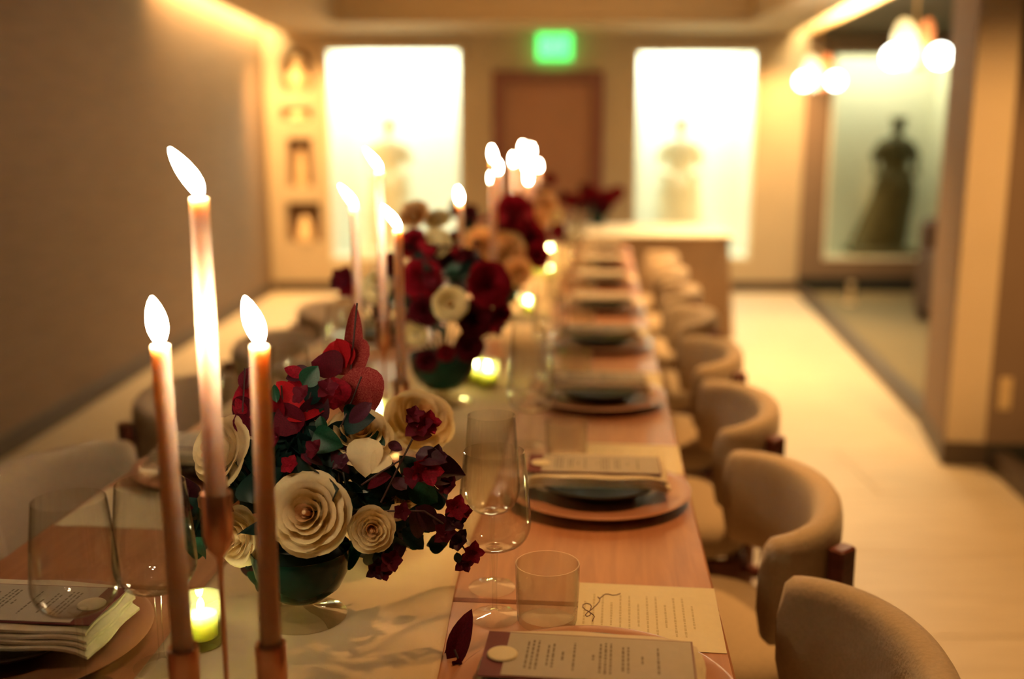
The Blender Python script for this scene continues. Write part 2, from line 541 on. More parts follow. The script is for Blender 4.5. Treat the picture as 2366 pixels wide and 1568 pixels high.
# windows: lit display recesses behind glass
def window(i, w, pane_mat, power, col):
    x0, x1, z0, z1 = w
    cx, cz, wx, wz = (x0 + x1) / 2, (z0 + z1) / 2, x1 - x0, z1 - z0
    D = 0.62
    y = BY + 0.12
    mb = MB()
    mb.box((cx, y + D + 0.02, cz), (wx + 0.3, 0.04, wz + 0.34))
    mb.box((x0 - 0.09, y + D / 2, cz), (0.04, D, wz + 0.3)); mb.box((x1 + 0.09, y + D / 2, cz), (0.04, D, wz + 0.3))
    mb.box((cx, y + D / 2, z0 - 0.02), (wx + 0.3, D, 0.04)); mb.box((cx, y + D / 2, z1 + 0.15), (wx + 0.3, D, 0.04))
    o = struct('window_%d' % i, mb, M['white'])
    fr = MB()
    t = 0.028
    for (c, s) in (((x0 + t / 2, BY + .04, cz), (t, .06, wz)), ((x1 - t / 2, BY + .04, cz), (t, .06, wz)),
                   ((cx, BY + .04, z0 + t / 2), (wx - 2 * t, .06, t)), ((cx, BY + .04, z1 - t / 2), (wx - 2 * t, .06, t))):
        fr.box(c, s)
    obj('window_frame', fr, M['white'], o, smooth=False)
    obj('pane', MB().box((cx, BY + .04, cz), (wx - 2 * t - .002, .006, wz - 2 * t - .002)), pane_mat, o, smooth=False)
    # lamp slot at the head of the recess
    area('window_lamp_%d' % i, (cx, y + D * 0.45, z1 + 0.12), (cx, y + D * 0.62, 0), wx * 0.9, 0.3, power, col)
    area('window_lamp_low_%d' % i, (cx, y + D * 0.25, z0 + 0.03), (cx, y + D, 1.6), wx * 0.9, 0.08, power * 0.12, col)
window(1, WIN[0], M['pane'], 20, PALE)
window(2, WIN[1], M['pane'], 20, PALE)
window(3, WIN[2], M['panetint'], 7.5, (1.0, 1.0, 0.80))

# trims over the windows and around the door
for i, (a, b) in enumerate(((-1.80, -0.42), (1.09, 2.35), (2.92, 4.22))):
    struct('trim_%d' % (i + 1), MB().box(((a + b) / 2, BY - .012, 2.325), (b - a, .022, .05), b=.004), M['wall'])
d = struct('door_1', MB().box(((DOOR[0] + DOOR[1]) / 2, BY + .055, 1.0), (DOOR[1] - DOOR[0] - .20, .045, 1.97)), M['door'], label='plain red-brown door in a burgundy frame')
fr = MB()
fr.box((DOOR[0] + .05, BY + .03, 1.035), (.10, .14, 2.07)); fr.box((DOOR[1] - .05, BY + .03, 1.035), (.10, .14, 2.07))
fr.box(((DOOR[0] + DOOR[1]) / 2, BY + .03, 2.02), (DOOR[1] - DOOR[0] - .2, .14, .10))
obj('door_frame', fr, M['doorframe'], d, smooth=False)
hd = MB().tube([(0.70, BY + .03, 1.0), (0.70, BY - .03, 1.0), (0.60, BY - .03, 1.0)], .009, 8)
obj('door_handle', hd, M['brass'], d)

struct('wall_left', MB().box((-2.355, 4.9, 1.31), (0.1, 9.8, 2.62)), M['wall_left'], label='dark taupe wallcovering on the long left wall')
struct('baseboard_left', MB().box((-2.297, 4.85, 0.05), (0.014, 9.7, 0.10), b=.003), M['basebd'])
bb = MB()
bb.box((-2.01, BY - .01, .05), (.55, .02, .10)); bb.box((-.96, BY - .01, .05), (1.55, .02, .10)); bb.box((1.80, BY - .01, .05), (1.87, .02, .10))
struct('baseboard_back', bb, M['basebd'])
struct('baseboard_lounge', MB().box((4.4, BY - .02, .07), (3.3, .04, .14)), M['blackfloor'])
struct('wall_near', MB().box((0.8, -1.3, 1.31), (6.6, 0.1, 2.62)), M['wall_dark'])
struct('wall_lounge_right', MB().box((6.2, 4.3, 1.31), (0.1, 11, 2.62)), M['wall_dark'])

# ceiling: perimeter ring with tray, cove slots left and right
def rline(Y, off=0.0):          # line of the right-hand cove
    return 2.10 + (Y - 4.3) * 0.118 + off + 0.02
cl = MB()
tx0, tx1, ty0, ty1 = -1.49, 2.0, -0.6, 8.83
H = 0.05
def quadslab(mb, pts, z0, z1):
    vs = [(p[0], p[1], z0) for p in pts] + [(p[0], p[1], z1) for p in pts]
    n = len(pts)
    fs = [tuple(range(n - 1, -1, -1)), tuple(range(n, 2 * n))]
    for i in range(n):
        j = (i + 1) % n
        fs.append((i, j, n + j, n + i))
    mb.add(vs, fs)
quadslab(cl, [(-2.11, -1.25), (tx0, -1.25), (tx0, BY), (-2.11, BY)], CZ, CZ + H)
quadslab(cl, [(tx0, ty1), (tx1, ty1), (tx1, BY), (tx0, BY)], CZ, CZ + H)
quadslab(cl, [(tx0, -1.25), (tx1, -1.25), (tx1, ty0), (tx0, ty0)], CZ, CZ + H)
# right strip of ceiling, bounded by the cove line
quadslab(cl, [(tx1, 5.6), (rline(5.6, -.02), 5.6), (2.60, BY), (tx1, BY)], CZ, CZ + H)
struct('ceiling', cl, M['ceiling'], label='sand coloured ceiling with a recessed tray')
ct = MB()
quadslab(ct, [(tx0, ty0), (tx1 + .1, ty0), (tx1 + .1, ty1), (tx0, ty1)], 2.75, 2.79)
ct.box((tx0 + -.02, (ty0 + ty1) / 2, 2.60), (.04, ty1 - ty0, .32)); ct.box((tx1 + .12, (ty0 + 5.6) / 2, 2.60), (.04, 5.6 - ty0, .32))
ct.box(((tx0 + tx1) / 2, ty1 + .02, 2.60), (tx1 - tx0, .04, .32)); ct.box(((tx0 + tx1) / 2, ty0 - .02, 2.60), (tx1 - tx0, .04, .32))
ct.box((tx1 + .02, (5.6 + ty1) / 2, 2.60), (.04, ty1 - 5.6, .32))
struct('ceiling_tray', ct, M['ceiling'])
# cove troughs: closed above, open below
cv = MB()
cv.box((-2.20, 4.2, 2.60), (0.24, 11.0, 0.04)); cv.box((-2.10, 4.2, 2.52), (0.02, 11.0, 0.14))
struct('cove_left', cv, M['wall'])
cr_ = MB()
for k in range(1):
    quadslab(cr_, [(2.20, 5.6), (2.62, 5.6), (2.85, BY), (2.52, BY)], 2.56, 2.60)
    quadslab(cr_, [(rline(5.6, -.03), 5.6), (rline(5.6, -.02), 5.6), (2.60, BY), (2.59, BY)], 2.45, 2.56)
    quadslab(cr_, [(2.48, 5.6), (2.50, 5.6), (2.77, BY), (2.75, BY)], CZ, 2.56)
struct('cove_right', cr_, M['wall'])
tr_ = struct('trim_cove_right', MB(), M['lampcream'])
q = MB(); quadslab(q, [(2.47, 5.6), (2.50, 5.6), (2.76, BY), (2.73, BY)], CZ - .012, CZ + .02)
tr_.data = mesh('trim_cove_right', q, M['brass'], False)
ledm = MB(); quadslab(ledm, [(2.30, 5.6), (2.46, 5.6), (2.74, BY), (2.62, BY)], 2.545, 2.555)
obj('led_strip', ledm, M['led'], bpy.data.objects['cove_right'], smooth=False)
ledl = MB().box((-2.20, 8.35, 2.565), (0.16, 2.7, 0.01))
obj('led_strip', ledl, M['led'], bpy.data.objects['cove_left'], smooth=False)
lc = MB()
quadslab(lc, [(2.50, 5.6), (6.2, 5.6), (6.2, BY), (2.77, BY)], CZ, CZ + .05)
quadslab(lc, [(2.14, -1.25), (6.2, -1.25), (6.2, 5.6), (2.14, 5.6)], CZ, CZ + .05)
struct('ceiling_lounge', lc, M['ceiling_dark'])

# floor with individual tiles
fl = struct('floor', MB().box((0.2, 4.4, -0.03), (5.4, 11.4, 0.04)), M['basebd'], label='pale oak-look floor of wide boards')
rows = [2.72 - .61 * k for k in range(6, 0, -1)] + [2.72, 3.33, 3.95, 4.50, 5.17, 5.78, 6.39, 7.0, 7.61, 8.22, 8.83, 9.44, 9.74]
tile_cache = {}
for k in range(len(rows) - 1):
    y0, y1 = rows[k], rows[k + 1]
    xs = [-2.5, -1.4 + (k % 2) * .7, 0.6 + (k % 3) * .45, 2.95]
    for j in range(3):
        w_, h_ = xs[j + 1] - xs[j] - .003, y1 - y0 - .004
        key = (round(w_, 3), round(h_, 3))
        if key not in tile_cache:
            tile_cache[key] = mesh('tile', MB().box((0, 0, 0), (w_, h_, 0.01), b=.0015), M['tile'], False)
        link('tile', tile_cache[key], fl, ((xs[j] + xs[j + 1]) / 2, (y0 + y1) / 2, -0.0055 + random.uniform(0, .0006)))
# lounge carpet, beyond the curb
cb0, cb1 = (1.93, 4.40), (2.72, 9.72)
lf = MB()
quadslab(lf, [(cb0[0] + .12, 4.7), (6.2, 4.7), (6.2, BY), (cb1[0] + .1, BY)], -0.004, 0.004)
struct('floor_lounge', lf, M['carpet'], label='dark olive carpet of the side lounge')
lf2 = MB(); quadslab(lf2, [(2.02, 3.2), (6.2, 3.2), (6.2, 4.62), (2.10, 4.62)], -0.002, 0.006)
quadslab(lf2, [(1.9, -1.2), (6.2, -1.2), (6.2, 3.2), (2.02, 3.2)], -0.002, 0.006)
struct('floor_side', lf2, M['blackfloor'])
# low curb between the dining floor and the lounge
dirr = Vector((cb1[0] - cb0[0], cb1[1] - cb0[1], 0)).normalized()
nr = Vector((dirr.y, -dirr.x, 0))
def along(a, b, w0, w1, z0, z1, mb):
    A, B = Vector((*a, 0)), Vector((*b, 0))
    dd = (B - A).normalized(); nn = Vector((dd.y, -dd.x, 0))
    quadslab(mb, [(A + nn * w0)[:2], (A + nn * w1)[:2], (B + nn * w1)[:2], (B + nn * w0)[:2]], z0, z1)
c = MB(); along((2.07, 4.98), (2.72, 9.70), 0, .10, 0, .055, c)
struct('trim_curb_lounge', c, M['basebd'])
c = MB(); along((2.085, 4.25), (1.88, 2.6), -.07, 0, 0, .085, c)
struct('trim_curb_near', c, M['basebd'])
# square column
colA, colB = Vector((1.915, 4.33, 0)), Vector((2.075, 4.95, 0))
c = MB()
quadslab(c, [(1.915, 4.33), (2.078, 4.31), (2.225, 4.93), (2.065, 4.95)], 0, 2.40)
struct('wall_column', c, M['wall'], label='square sand coloured column at the lounge entrance')
c = MB()
quadslab(c, [(1.900, 4.318), (2.088, 4.297), (2.237, 4.94), (2.055, 4.962)], 0, .105)
sd_ = MB(); quadslab(sd_, [(1.911, 4.3335), (1.9145, 4.333), (2.0645, 4.9505), (2.061, 4.951)], .106, 2.399)  # added dark sheet, colours in the shade of the column's left face
obj('side_shade_panel', sd_, M['wall_dark'], bpy.data.objects['wall_column'], smooth=False)
struct('baseboard_column', c, M['basebd'])
# dark wall beyond the column, with its outlet
c = MB(); c.box((3.3, 4.68, 1.2), (2.2, .10, 2.40))
struct('wall_dark_return', c, M['wall_dark'], label='dark brown wall right of the column')
ow = thing('wall_outlet', 'ivory outlet plate low on the dark wall right of the column', 'outlet', W(2326, 919, 0.235) * 0 + Vector((2.305, 4.628, .25)), 0)
obj('plate', MB().box((0, -.004, 0), (.06, .006, .155), b=.002), M['outlet'], ow, smooth=False)
for dz in (-.035, .035):
    obj('socket', MB().box((0, -.009, dz), (.034, .006, .03), b=.0015), M['outlet'], ow, smooth=False)

# ------------------------------------------------------------------ exit sign
es = thing('exit_sign', 'glowing green exit sign above the red-brown door', 'exit sign', (0.39, 9.62, 2.275))
obj('housing', MB().box((0, .02, 0), (.31, .03, .225), b=.006), M['exit'], es, smooth=False)
lt = MB()
def stroke(mb, x0, z0, x1, z1, w=.012):
    A, B = Vector((x0, 0, z0)), Vector((x1, 0, z1))
    dd = (B - A).normalized(); nn = Vector((-dd.z, 0, dd.x)) * w / 2
    y0, y1 = 0.0, .006
    vs = [(A + nn), (A - nn), (B - nn), (B + nn)]
    V = [(v.x, y0, v.z) for v in vs] + [(v.x, y1, v.z) for v in vs]
    mb.add(V, [(0, 1, 2, 3), (7, 6, 5, 4), (0, 4, 5, 1), (1, 5, 6, 2), (2, 6, 7, 3), (3, 7, 4, 0)])
hgt = .055
for (x0, z0, x1, z1) in ((-.115, -hgt, -.115, hgt), (-.115, hgt, -.07, hgt), (-.115, 0, -.075, 0), (-.115, -hgt, -.07, -hgt),
                         (-.05, -hgt, 0.0, hgt), (-.05, hgt, 0.0, -hgt), (.03, -hgt, .03, hgt), (.085, -hgt, .085, hgt), (.058, hgt, .112, hgt)):
    stroke(lt, x0, z0, x1, z1)
obj('letters', lt, M['exitletter'], es, smooth=False, label='EXIT lettering')
obj('bracket', MB().box((0, .02, .119), (.05, .03, .012)), M['wall'], es, smooth=False)

# ------------------------------------------------------------------ niche ornaments
def ornament(prof, x, z, label):
    tag(obj('ornament', MB().lathe(prof, 20), M['ornament'], loc=(x, BY + .06, z)), label, 'ornament', 'pale ornaments in the wall niches')
ornament([(0, 0), (.07, 0), (.10, .05), (.105, .10), (.08, .16), (.045, .19), (.065, .23), (.06, .28), (.03, .31), (0, .315)], -2.0, 1.902, 'round gourd-shaped pale ornament in the arched top niche')
ornament([(0, 0), (.09, 0), (.085, .03), (.055, .06), (0, .07)], -2.015, 1.632, 'low domed pale ornament in the small second niche')
ornament([(0, 0), (.05, 0), (.045, .12), (.04, .22), (.025, .30), (.03, .33), (0, .335)], -2.0, 1.012, 'slim tall pale ornament in the long third niche')
ornament([(0, 0), (.08, 0), (.085, .06), (.06, .14), (.05, .18), (.04, .22), (0, .25)], -1.985, .482, 'rounded pale ornament in the lowest niche')

# ------------------------------------------------------------------ display figures in the windows
def statue(name, x, z0, hgt_, mat, lean, label):
    mb = MB()
    def ell(z, rx, ry, cx_):
        return (z, rx, ry, cx_)
    secs = [(0.0, .17, .12, -.10), (.06, .18, .12, -.09), (.22, .16, .11, -.05), (.40, .14, .10, 0.0), (.50, .13, .095, .01),
            (.58, .09, .07, .0), (.64, .085, .065, .0), (.72, .105, .07, -.005), (.80, .12, .065, -.005), (.835, .085, .055, 0.0), (.85, .03, .03, 0.0),
            (.88, .028, .028, .005), (.90, .04, .045, .01), (.94, .045, .05, .01), (.965, .03, .035, .01), (.98, .065, .06, .01), (1.0, .06, .055, .01)]
    n = 20
    def fn(u, v):
        k = v * (len(secs) - 1)
        i = min(int(k), len(secs) - 2); fft = k - i
        a = [secs[i][q] * (1 - fft) + secs[i + 1][q] * fft for q in range(4)]
        return ((a[3] * lean + a[1] * 1.25 * cos(2 * pi * u)) * hgt_ * .95, a[2] * sin(2 * pi * u) * hgt_ * .9, a[0] * hgt_)
    mb.grid(fn, n, 32, True)
    mb.f.append(tuple(range(n - 1, -1, -1))); mb.f.append(tuple(32 * n + i for i in range(n)))
    s = hgt_
    for sd in (-1, 1):
        mb.tube([(sd * .09 * s, 0, .80 * s), (sd * .155 * s, .01, .70 * s), (sd * .15 * s, -.03 * s, .585 * s), (sd * .08 * s, -.07 * s, .56 * s)], [.045 * s, .04 * s, .036 * s, .03 * s], 8)
    mb.box((-.05 * lean * s, 0, -.02 * s), (.5 * s, .36 * s, .05 * s))
    o = obj(name, mb, mat, loc=(x, BY + .45, z0 + .045 * s))
    md = o.modifiers.new('remesh', 'REMESH'); md.mode = 'VOXEL'; md.voxel_size = .014; md.use_smooth_shade = True
    return tag(o, label, 'statue')
statue('draped_statue', -1.21, .31, 1.30, M['statuepale'], .3, 'draped statue washed out pale in the bright left display window')
statue('draped_statue', 1.66, .31, 1.30, M['statuepale'], -.1, 'draped statue washed out pale in the display window right of the door')
statue('draped_statue', 3.78, .31, 1.30, M['statuedark'], 1.0, 'leaning draped statue in dark silhouette in the lounge display window')

# ------------------------------------------------------------------ hanging lamps in the lounge
def lamp(loc, sc, label):
    t = thing('pendant_lamp', label, 'pendant lamp', loc, 0, 'twin globe pendant lamps')
    t.scale = (sc, sc, sc)
    for i, (sx, mt, tilt) in enumerate(((-1, 'lampcream', -.16), (1, 'lampcopper', .16))):
        mb = MB().lathe([(0, -.008), (.085, -.008), (.09, 0), (.085, .008), (0, .008)], 28, (0, 0, 0), .85, 1.70)
        mb.xform(Matrix.Translation((sx * .055, 0, .035)) @ Matrix.Rotation(tilt, 4, 'Y') @ Matrix.Rotation(sx * .55, 4, 'Z') @ Matrix.Rotation(pi / 2, 4, 'X') )
        obj('oval_disc', mb, M[mt], t, label='cream oval disc' if sx < 0 else 'copper oval disc')
        obj('globe', MB().sphere((sx * .125, -.03 * sx - .05, -.035), .066, 20, 14), M['globe'], t)
    obj('rod', MB().tube([(0, 0, .05), (0, 0, (CZ - loc[2]) / sc)], .006, 8), M['brass'], t)
    l = bpy.data.lights.new('lamp_glow', 'POINT'); l.energy = 3.0; l.color = (1, .85, .6); l.shadow_soft_size = .07
    lo = bpy.data.objects.new('lamp_glow', l); lo.location = loc + Vector((0, -.22, .0)); COL.objects.link(lo)
lamp(P(2112, 118, 6.3), 1.0, 'larger twin globe pendant with cream and copper oval discs, beside the column')
lamp(P(1890, 178, 7.6), 0.86, 'smaller twin globe pendant with oval discs, near the corner of the back wall')

# ------------------------------------------------------------------ lounge sofa and small post
sf = thing('lounge_sofa', 'dark brown leather sofa end half hidden behind the column', 'sofa', (3.24, 7.35, 0.004), 0)
obj('seat', MB().box((.62, .40, .25), (1.2, .80, .34), b=.03), M['sofa'], sf)
obj('backrest', MB().box((.62, .74, .42), (1.2, .18, .80), b=.04), M['sofa'], sf)
obj('armrest', MB().box((.09, .40, .33), (.16, .84, .50), b=.03), M['sofa'], sf)
for x_ in (.06, 1.15):
    for y_ in (.06, .76):
        obj('leg', MB().box((x_, y_, .04), (.05, .05, .08)), M['tabledark'], sf, smooth=False)
pb = MB().lathe([(0, 0), (.05, 0), (.05, .012), (.022, .02), (.022, .15), (.03, .16), (.03, .19), (0, .195)], 20)
tag(obj('floor_post', pb, M['ornament'], loc=(3.02, 8.98, .004)), 'small pale post standing on the lounge carpet under the third window', 'post')

# ------------------------------------------------------------------ dining table
tb = thing('dining_table', 'long red-brown wooden dining table set for a dinner party', 'table', T(0, 0, 0), RZ_T)
HW = 0.555
T_SEAM = st(W(1240, 1392, TZ))[1]
for (a, b) in ((0.50, T_SEAM - .0035), (T_SEAM + .0035, 6.68)):
    obj('tabletop', MB().box((0, (a + b) / 2, TZ - .0175), (2 * HW, b - a, .035), b=.004), M['table'], tb, smooth=False)
obj('apron', MB().box((0, 3.6, TZ - .08), (2 * HW - .32, 6.0, .07)), M['tabledark'], tb, smooth=False)
for y_ in (0.75, 2.7, 4.6, 6.5):
    for x_ in (-.34, .34):
        obj('leg', MB().box((x_, y_, .34), (.07, .07, .68), b=.006), M['tabledark'], tb, smooth=False)

# runner
random.seed(3)
def runner(u, v):
    t = .52 + v * 6.14
    s = -.19 + .38 * u + .006 * sin(t * 7.3) + .012 * sin(t * 2.1 + u)
    z = .0012 + .0016 * (1 + sin(t * 19 + 5 * u)) * (.5 + .5 * sin(t * 3.7 + u * 9)) + .0012 * max(0, sin(u * 9 + t * 1.3 + sin(t * 2)))
    return (s, t, TZ + z)
rn = obj('table_runner', MB().grid(runner, 36, 360), M['gauze'], loc=T(0, 0, 0), rot=(0, 0, RZ_T))
tag(rn, 'cream gauze runner laid down the middle of the dining table', 'table runner')
md = rn.modifiers.new('sol', 'SOLIDIFY'); md.thickness = .0008; md.offset = 1

# ------------------------------------------------------------------ chairs
def make_chair():
    t = thing('tub_chair', 'x', 'chair', (0, 0, 0), 0)
    # local: +x is the back of the chair, seat centre at origin
    A = radians(90)
    def shell(u, v):
        # u along arc, v around the section
        a = -A + 2 * A * u
        endt = min(u, 1 - u) / .055
        k = 1.0 if endt >= 1 else sqrt(max(0.0, 1 - (1 - endt) ** 2))
        hgt2 = (.098 + .010 * cos(a)) * (.35 + .65 * k)
        th = .030 * max(k, .08)
        zc = .632 + .006 * cos(a)
        sa = 2 * pi * v
        ca_, sa_ = cos(sa), sin(sa)
        e = .55
        ox = th * (abs(ca_) ** e) * (1 if ca_ > 0 else -1)
        oz = hgt2 * (abs(sa_) ** e) * (1 if sa_ > 0 else -1)
        r = 1 + .10 * (oz / .13)
        rx, ry = .155 * (1 + .06 * oz / .13) + ox, .250 * (1 + .04 * oz / .13) + ox
        return (.045 + rx * cos(a), ry * sin(a), zc + oz)
    mb = MB()
    mb.grid(lambda u, v: shell(u, v), 44, 20)
    obj('backrest', mb, M['fabric'], t, angle=60)
    seat = MB()
    prof = [(0, .375), (.20, .375), (.235, .385), (.25, .41), (.25, .435), (.238, .458), (.20, .470), (.10, .474), (0, .475)]
    n = 40
    vs, fs = [], []
    for (r, z) in prof:
        for i in range(n):
            a = 2 * pi * i / n
            q = 1.0 / ((abs(cos(a)) ** 3 + abs(sin(a)) ** 3) ** (1 / 3))
            vs.append((-.065 + r * q * cos(a) * .92, r * q * sin(a) * .92, z))
    for l in range(len(prof) - 1):
        for i in range(n):
            j = (i + 1) % n
            fs.append((l * n + i, l * n + j, (l + 1) * n + j, (l + 1) * n + i))
    seat.add(vs, fs)
    obj('seat', seat, M['fabric'], t, angle=60)
    fr_ = MB()
    fr_.box((-.06, -.185, .352), (.38, .03, .045), b=.004); fr_.box((-.06, .185, .352), (.38, .03, .045), b=.004)
    fr_.box((-.25, 0, .352), (.03, .34, .045), b=.004); fr_.box((.13, 0, .352), (.03, .34, .045), b=.004)
    obj('seat_frame', fr_, M['chairwood'], t, smooth=False)
    for sd in (-1, 1):
        obj('leg', MB().tube([(-.25, sd * .185, 0), (-.25, sd * .185, .372)], [.014, .02], 10), M['chairwood'], t)
        # rear legs rise outside the shell
        a = radians(44) * sd
        bx, by_ = .045 + .208 * cos(a), .303 * sin(a)
        lg = MB()
        lg.box((bx, by_, .352), (.030, .046, .704), rz=a, b=.004)
        lg.tube([(bx - .01, by_, .352), (.13, sd * .17, .352)], .016, 8)
        obj('leg', lg, M['chairwood'], t, smooth=False, label='square rear leg carried up outside the shell')
    return t
proto = make_chair()
T0, DT = 1.163, 0.725
first = True
for side, sname, other in ((1, 'right', 'aisle'), (-1, 'left', 'long left wall')):
    for k in range(8):
        if side == -1 and k > 6: continue
        c = proto if first else copy_tree(proto)
        first = False
        p = T(side * (.612 if side > 0 else .62), T0 + DT * k + (.02 if side < 0 else (.13, .07, .03, 0.0, 0, 0, 0, 0)[k]), 0.0005)
        c.location = p
        c.rotation_euler = (0, 0, RZ_T + (0 if side > 0 else pi) + random.uniform(-.05, .05))
        tag(c, '%s taupe tub chair from the camera, on the %s side of the dining table' % (ORD[k], 'aisle' if side > 0 else 'left wall'), 'chair',
            'tub chairs on the %s side' % ('aisle' if side > 0 else 'wall'))

# ------------------------------------------------------------------ place settings
# shared meshes, local frame: +x points to the diner, origin at the plate centre on the table
me_charger = mesh('charger_plate', MB().lathe([(0, .003), (.085, .003), (.088, .0), (.094, .0), (.096, .005), (.12, .009), (.150, .014), (.166, .0165), (.170, .0195), (.166, .0205), (.150, .0185), (.118, .0135), (.10, .0115), (0, .0115)], 64), M['charger'])
me_plate = mesh('dinner_plate', MB().lathe([(0, .002), (.055, .002), (.058, 0), (.064, 0), (.066, .004), (.095, .014), (.113, .024), (.1145, .026), (.112, .0265), (.092, .018), (.07, .010), (0, .009)], 56), M['plate'])
def napkin_layer(w, d, z, sag, seed, th=.0035):
    rnd = random.Random(seed)
    ph = rnd.uniform(0, 6)
    def top(u, v):
        x = (u - .5) * w; y = (v - .5) * d
        ex = (abs(u - .5) * 2) ** 8
        bulge = .010 * (1 - (2 * u - 1) ** 2) * (2 * v - 1)
        return (x + .002 * sin(9 * v + ph), y + bulge, z - sag * ex + .0007 * sin(5 * u * pi + ph))
    mb = MB().grid(top, 20, 8)
    n = len(mb.v)
    low = [(a, b, c_ - th) for a, b, c_ in mb.v]
    mb2 = MB().add(mb.v, mb.f)
    mb2.add(low, [tuple(reversed(f)) for f in mb.f])
    W_ = 21
    ring = [i for i in range(W_)] + [r * W_ + 20 for r in range(1, 9)] + [8 * W_ + i for i in range(19, -1, -1)] + [r * W_ for r in range(7, 0, -1)]
    for i in range(len(ring)):
        a, b = ring[i], ring[(i + 1) % len(ring)]
        mb2.f.append((b, a, a + n, b + n))
    return mb2
nap = MB()
for i, (w_, d_, sg) in enumerate(((.262, .135, .012), (.258, .130, .010), (.252, .128, .008), (.246, .124, .006))):
    lay = napkin_layer(w_, d_, .0045 + i * .0052, sg, i)
    nap.join(lay, Matrix.Translation((.004 * (i % 2), .003 * (2 - i), 0)))
me_nap = mesh('napkin', nap, M['linen'], angle=50)
me_back = mesh('backing_card', MB().box((0, 0, .0008), (.242, .106, .0014)), M['burgundycard'], False)
me_menu = mesh('menu_sheet', MB().box((0, 0, .0004), (.214, .100, .0008)), M['greycard'], False)
me_seal = mesh('seal', MB().lathe([(0, 0), (.0175, 0), (.0178, .001), (.0165, .0022), (0, .0022)], 28), M['paper'])
# print on the menu: rows of tiny word strokes, lines run across the card (along y)
def words(rows_, ink_h, seed):
    rnd = random.Random(seed)
    mb = MB()
    for (x, half, gap) in rows_:
        y = -half
        while y < half:
            wl = rnd.uniform(.004, .011)
            y2 = min(y + wl, half)
            mb.box((x, (y + y2) / 2, 0), (ink_h * rnd.uniform(.8, 1.1), (y2 - y), .0001))
            y = y2 + gap
    return mb
def menu_rows():
    R_ = []
    xs_ = {.062: .030, .044: .009, .028: .031, .022: .028, .008: .036, .002: .036, -.004: .034, -.012: .006,
           -.034: .032, -.047: .010, -.058: .028, -.064: .024, -.076: .034, -.082: .034, -.088: .032, -.100: .006}
    for x, h_ in xs_.items():
        R_.append((x, h_, .0022))
    return R_
me_text = mesh('printed_text', words(menu_rows(), .0026, 5), M['ink'], False)
me_paper = mesh('letter_sheet', MB().box((0, 0, .0004), (.197, .195, .0007)), M['paper'], False)
pr = [(.062 - .0125 * i, .060 if i % 3 else .035, .0025) for i in range(13)]
me_ptext = mesh('printed_text', words(pr, .003, 9), M['inkpale'], False)

def glass_prof(rim, mx, z_b, z_m, z_t):
    o_ = [(.0, 0), (.034, 0), (.0345, .0012), (.02, .0035), (.006, .007), (.0035, .014), (.0032, z_b * .6), (.0045, z_b - .006), (.012, z_b + .001)]
    for k in range(1, 9):
        a = k / 8
        o_.append((.012 + (mx - .012) * sin(a * pi / 2) ** .8, z_b + (z_m - z_b) * (1 - cos(a * pi / 2))))
    for k in range(1, 7):
        a = k / 6
        o_.append((mx + (rim - mx) * a ** 1.3, z_m + (z_t - z_m) * a))
    return o_
def split_glass(rim, mx, z_b, z_m, z_t, nm):
    pf = glass_prof(rim, mx, z_b, z_m, z_t)
    foot = mesh('foot', MB().lathe(pf[:6], 36), M['glass'])
    stem = mesh('stem', MB().lathe(pf[5:9], 16), M['glass'])
    bowl_o = pf[8:]
    inner = [(max(r - .0011, 0), z + .0003) for r, z in reversed(bowl_o)]
    inner.append((0, z_b + .003))
    bowl = mesh('bowl', MB().lathe([(0.0, z_b - .002)] + bowl_o + inner, 44), M['glass'])
    return foot, stem, bowl
G_B = split_glass(.041, .050, .102, .138, .238, 'b')
G_A = split_glass(.034, .041, .118, .158, .262, 'a')
tum_o = [(0, 0), (.038, 0), (.0405, .003), (.0425, .04), (.0435, .084)]
tum_i = [(.0418, .084), (.0405, .04), (.038, .010), (0, .009)]
me_tum = mesh('tumbler', MB().lathe(tum_o + tum_i, 56, rib=.012), M['frost'])

def put(name, me, side, k, loc, rz, label, cat, group, parts=()):
    o = link(name, me, None, loc, (0, 0, rz))
    return tag(o, label, cat, group)

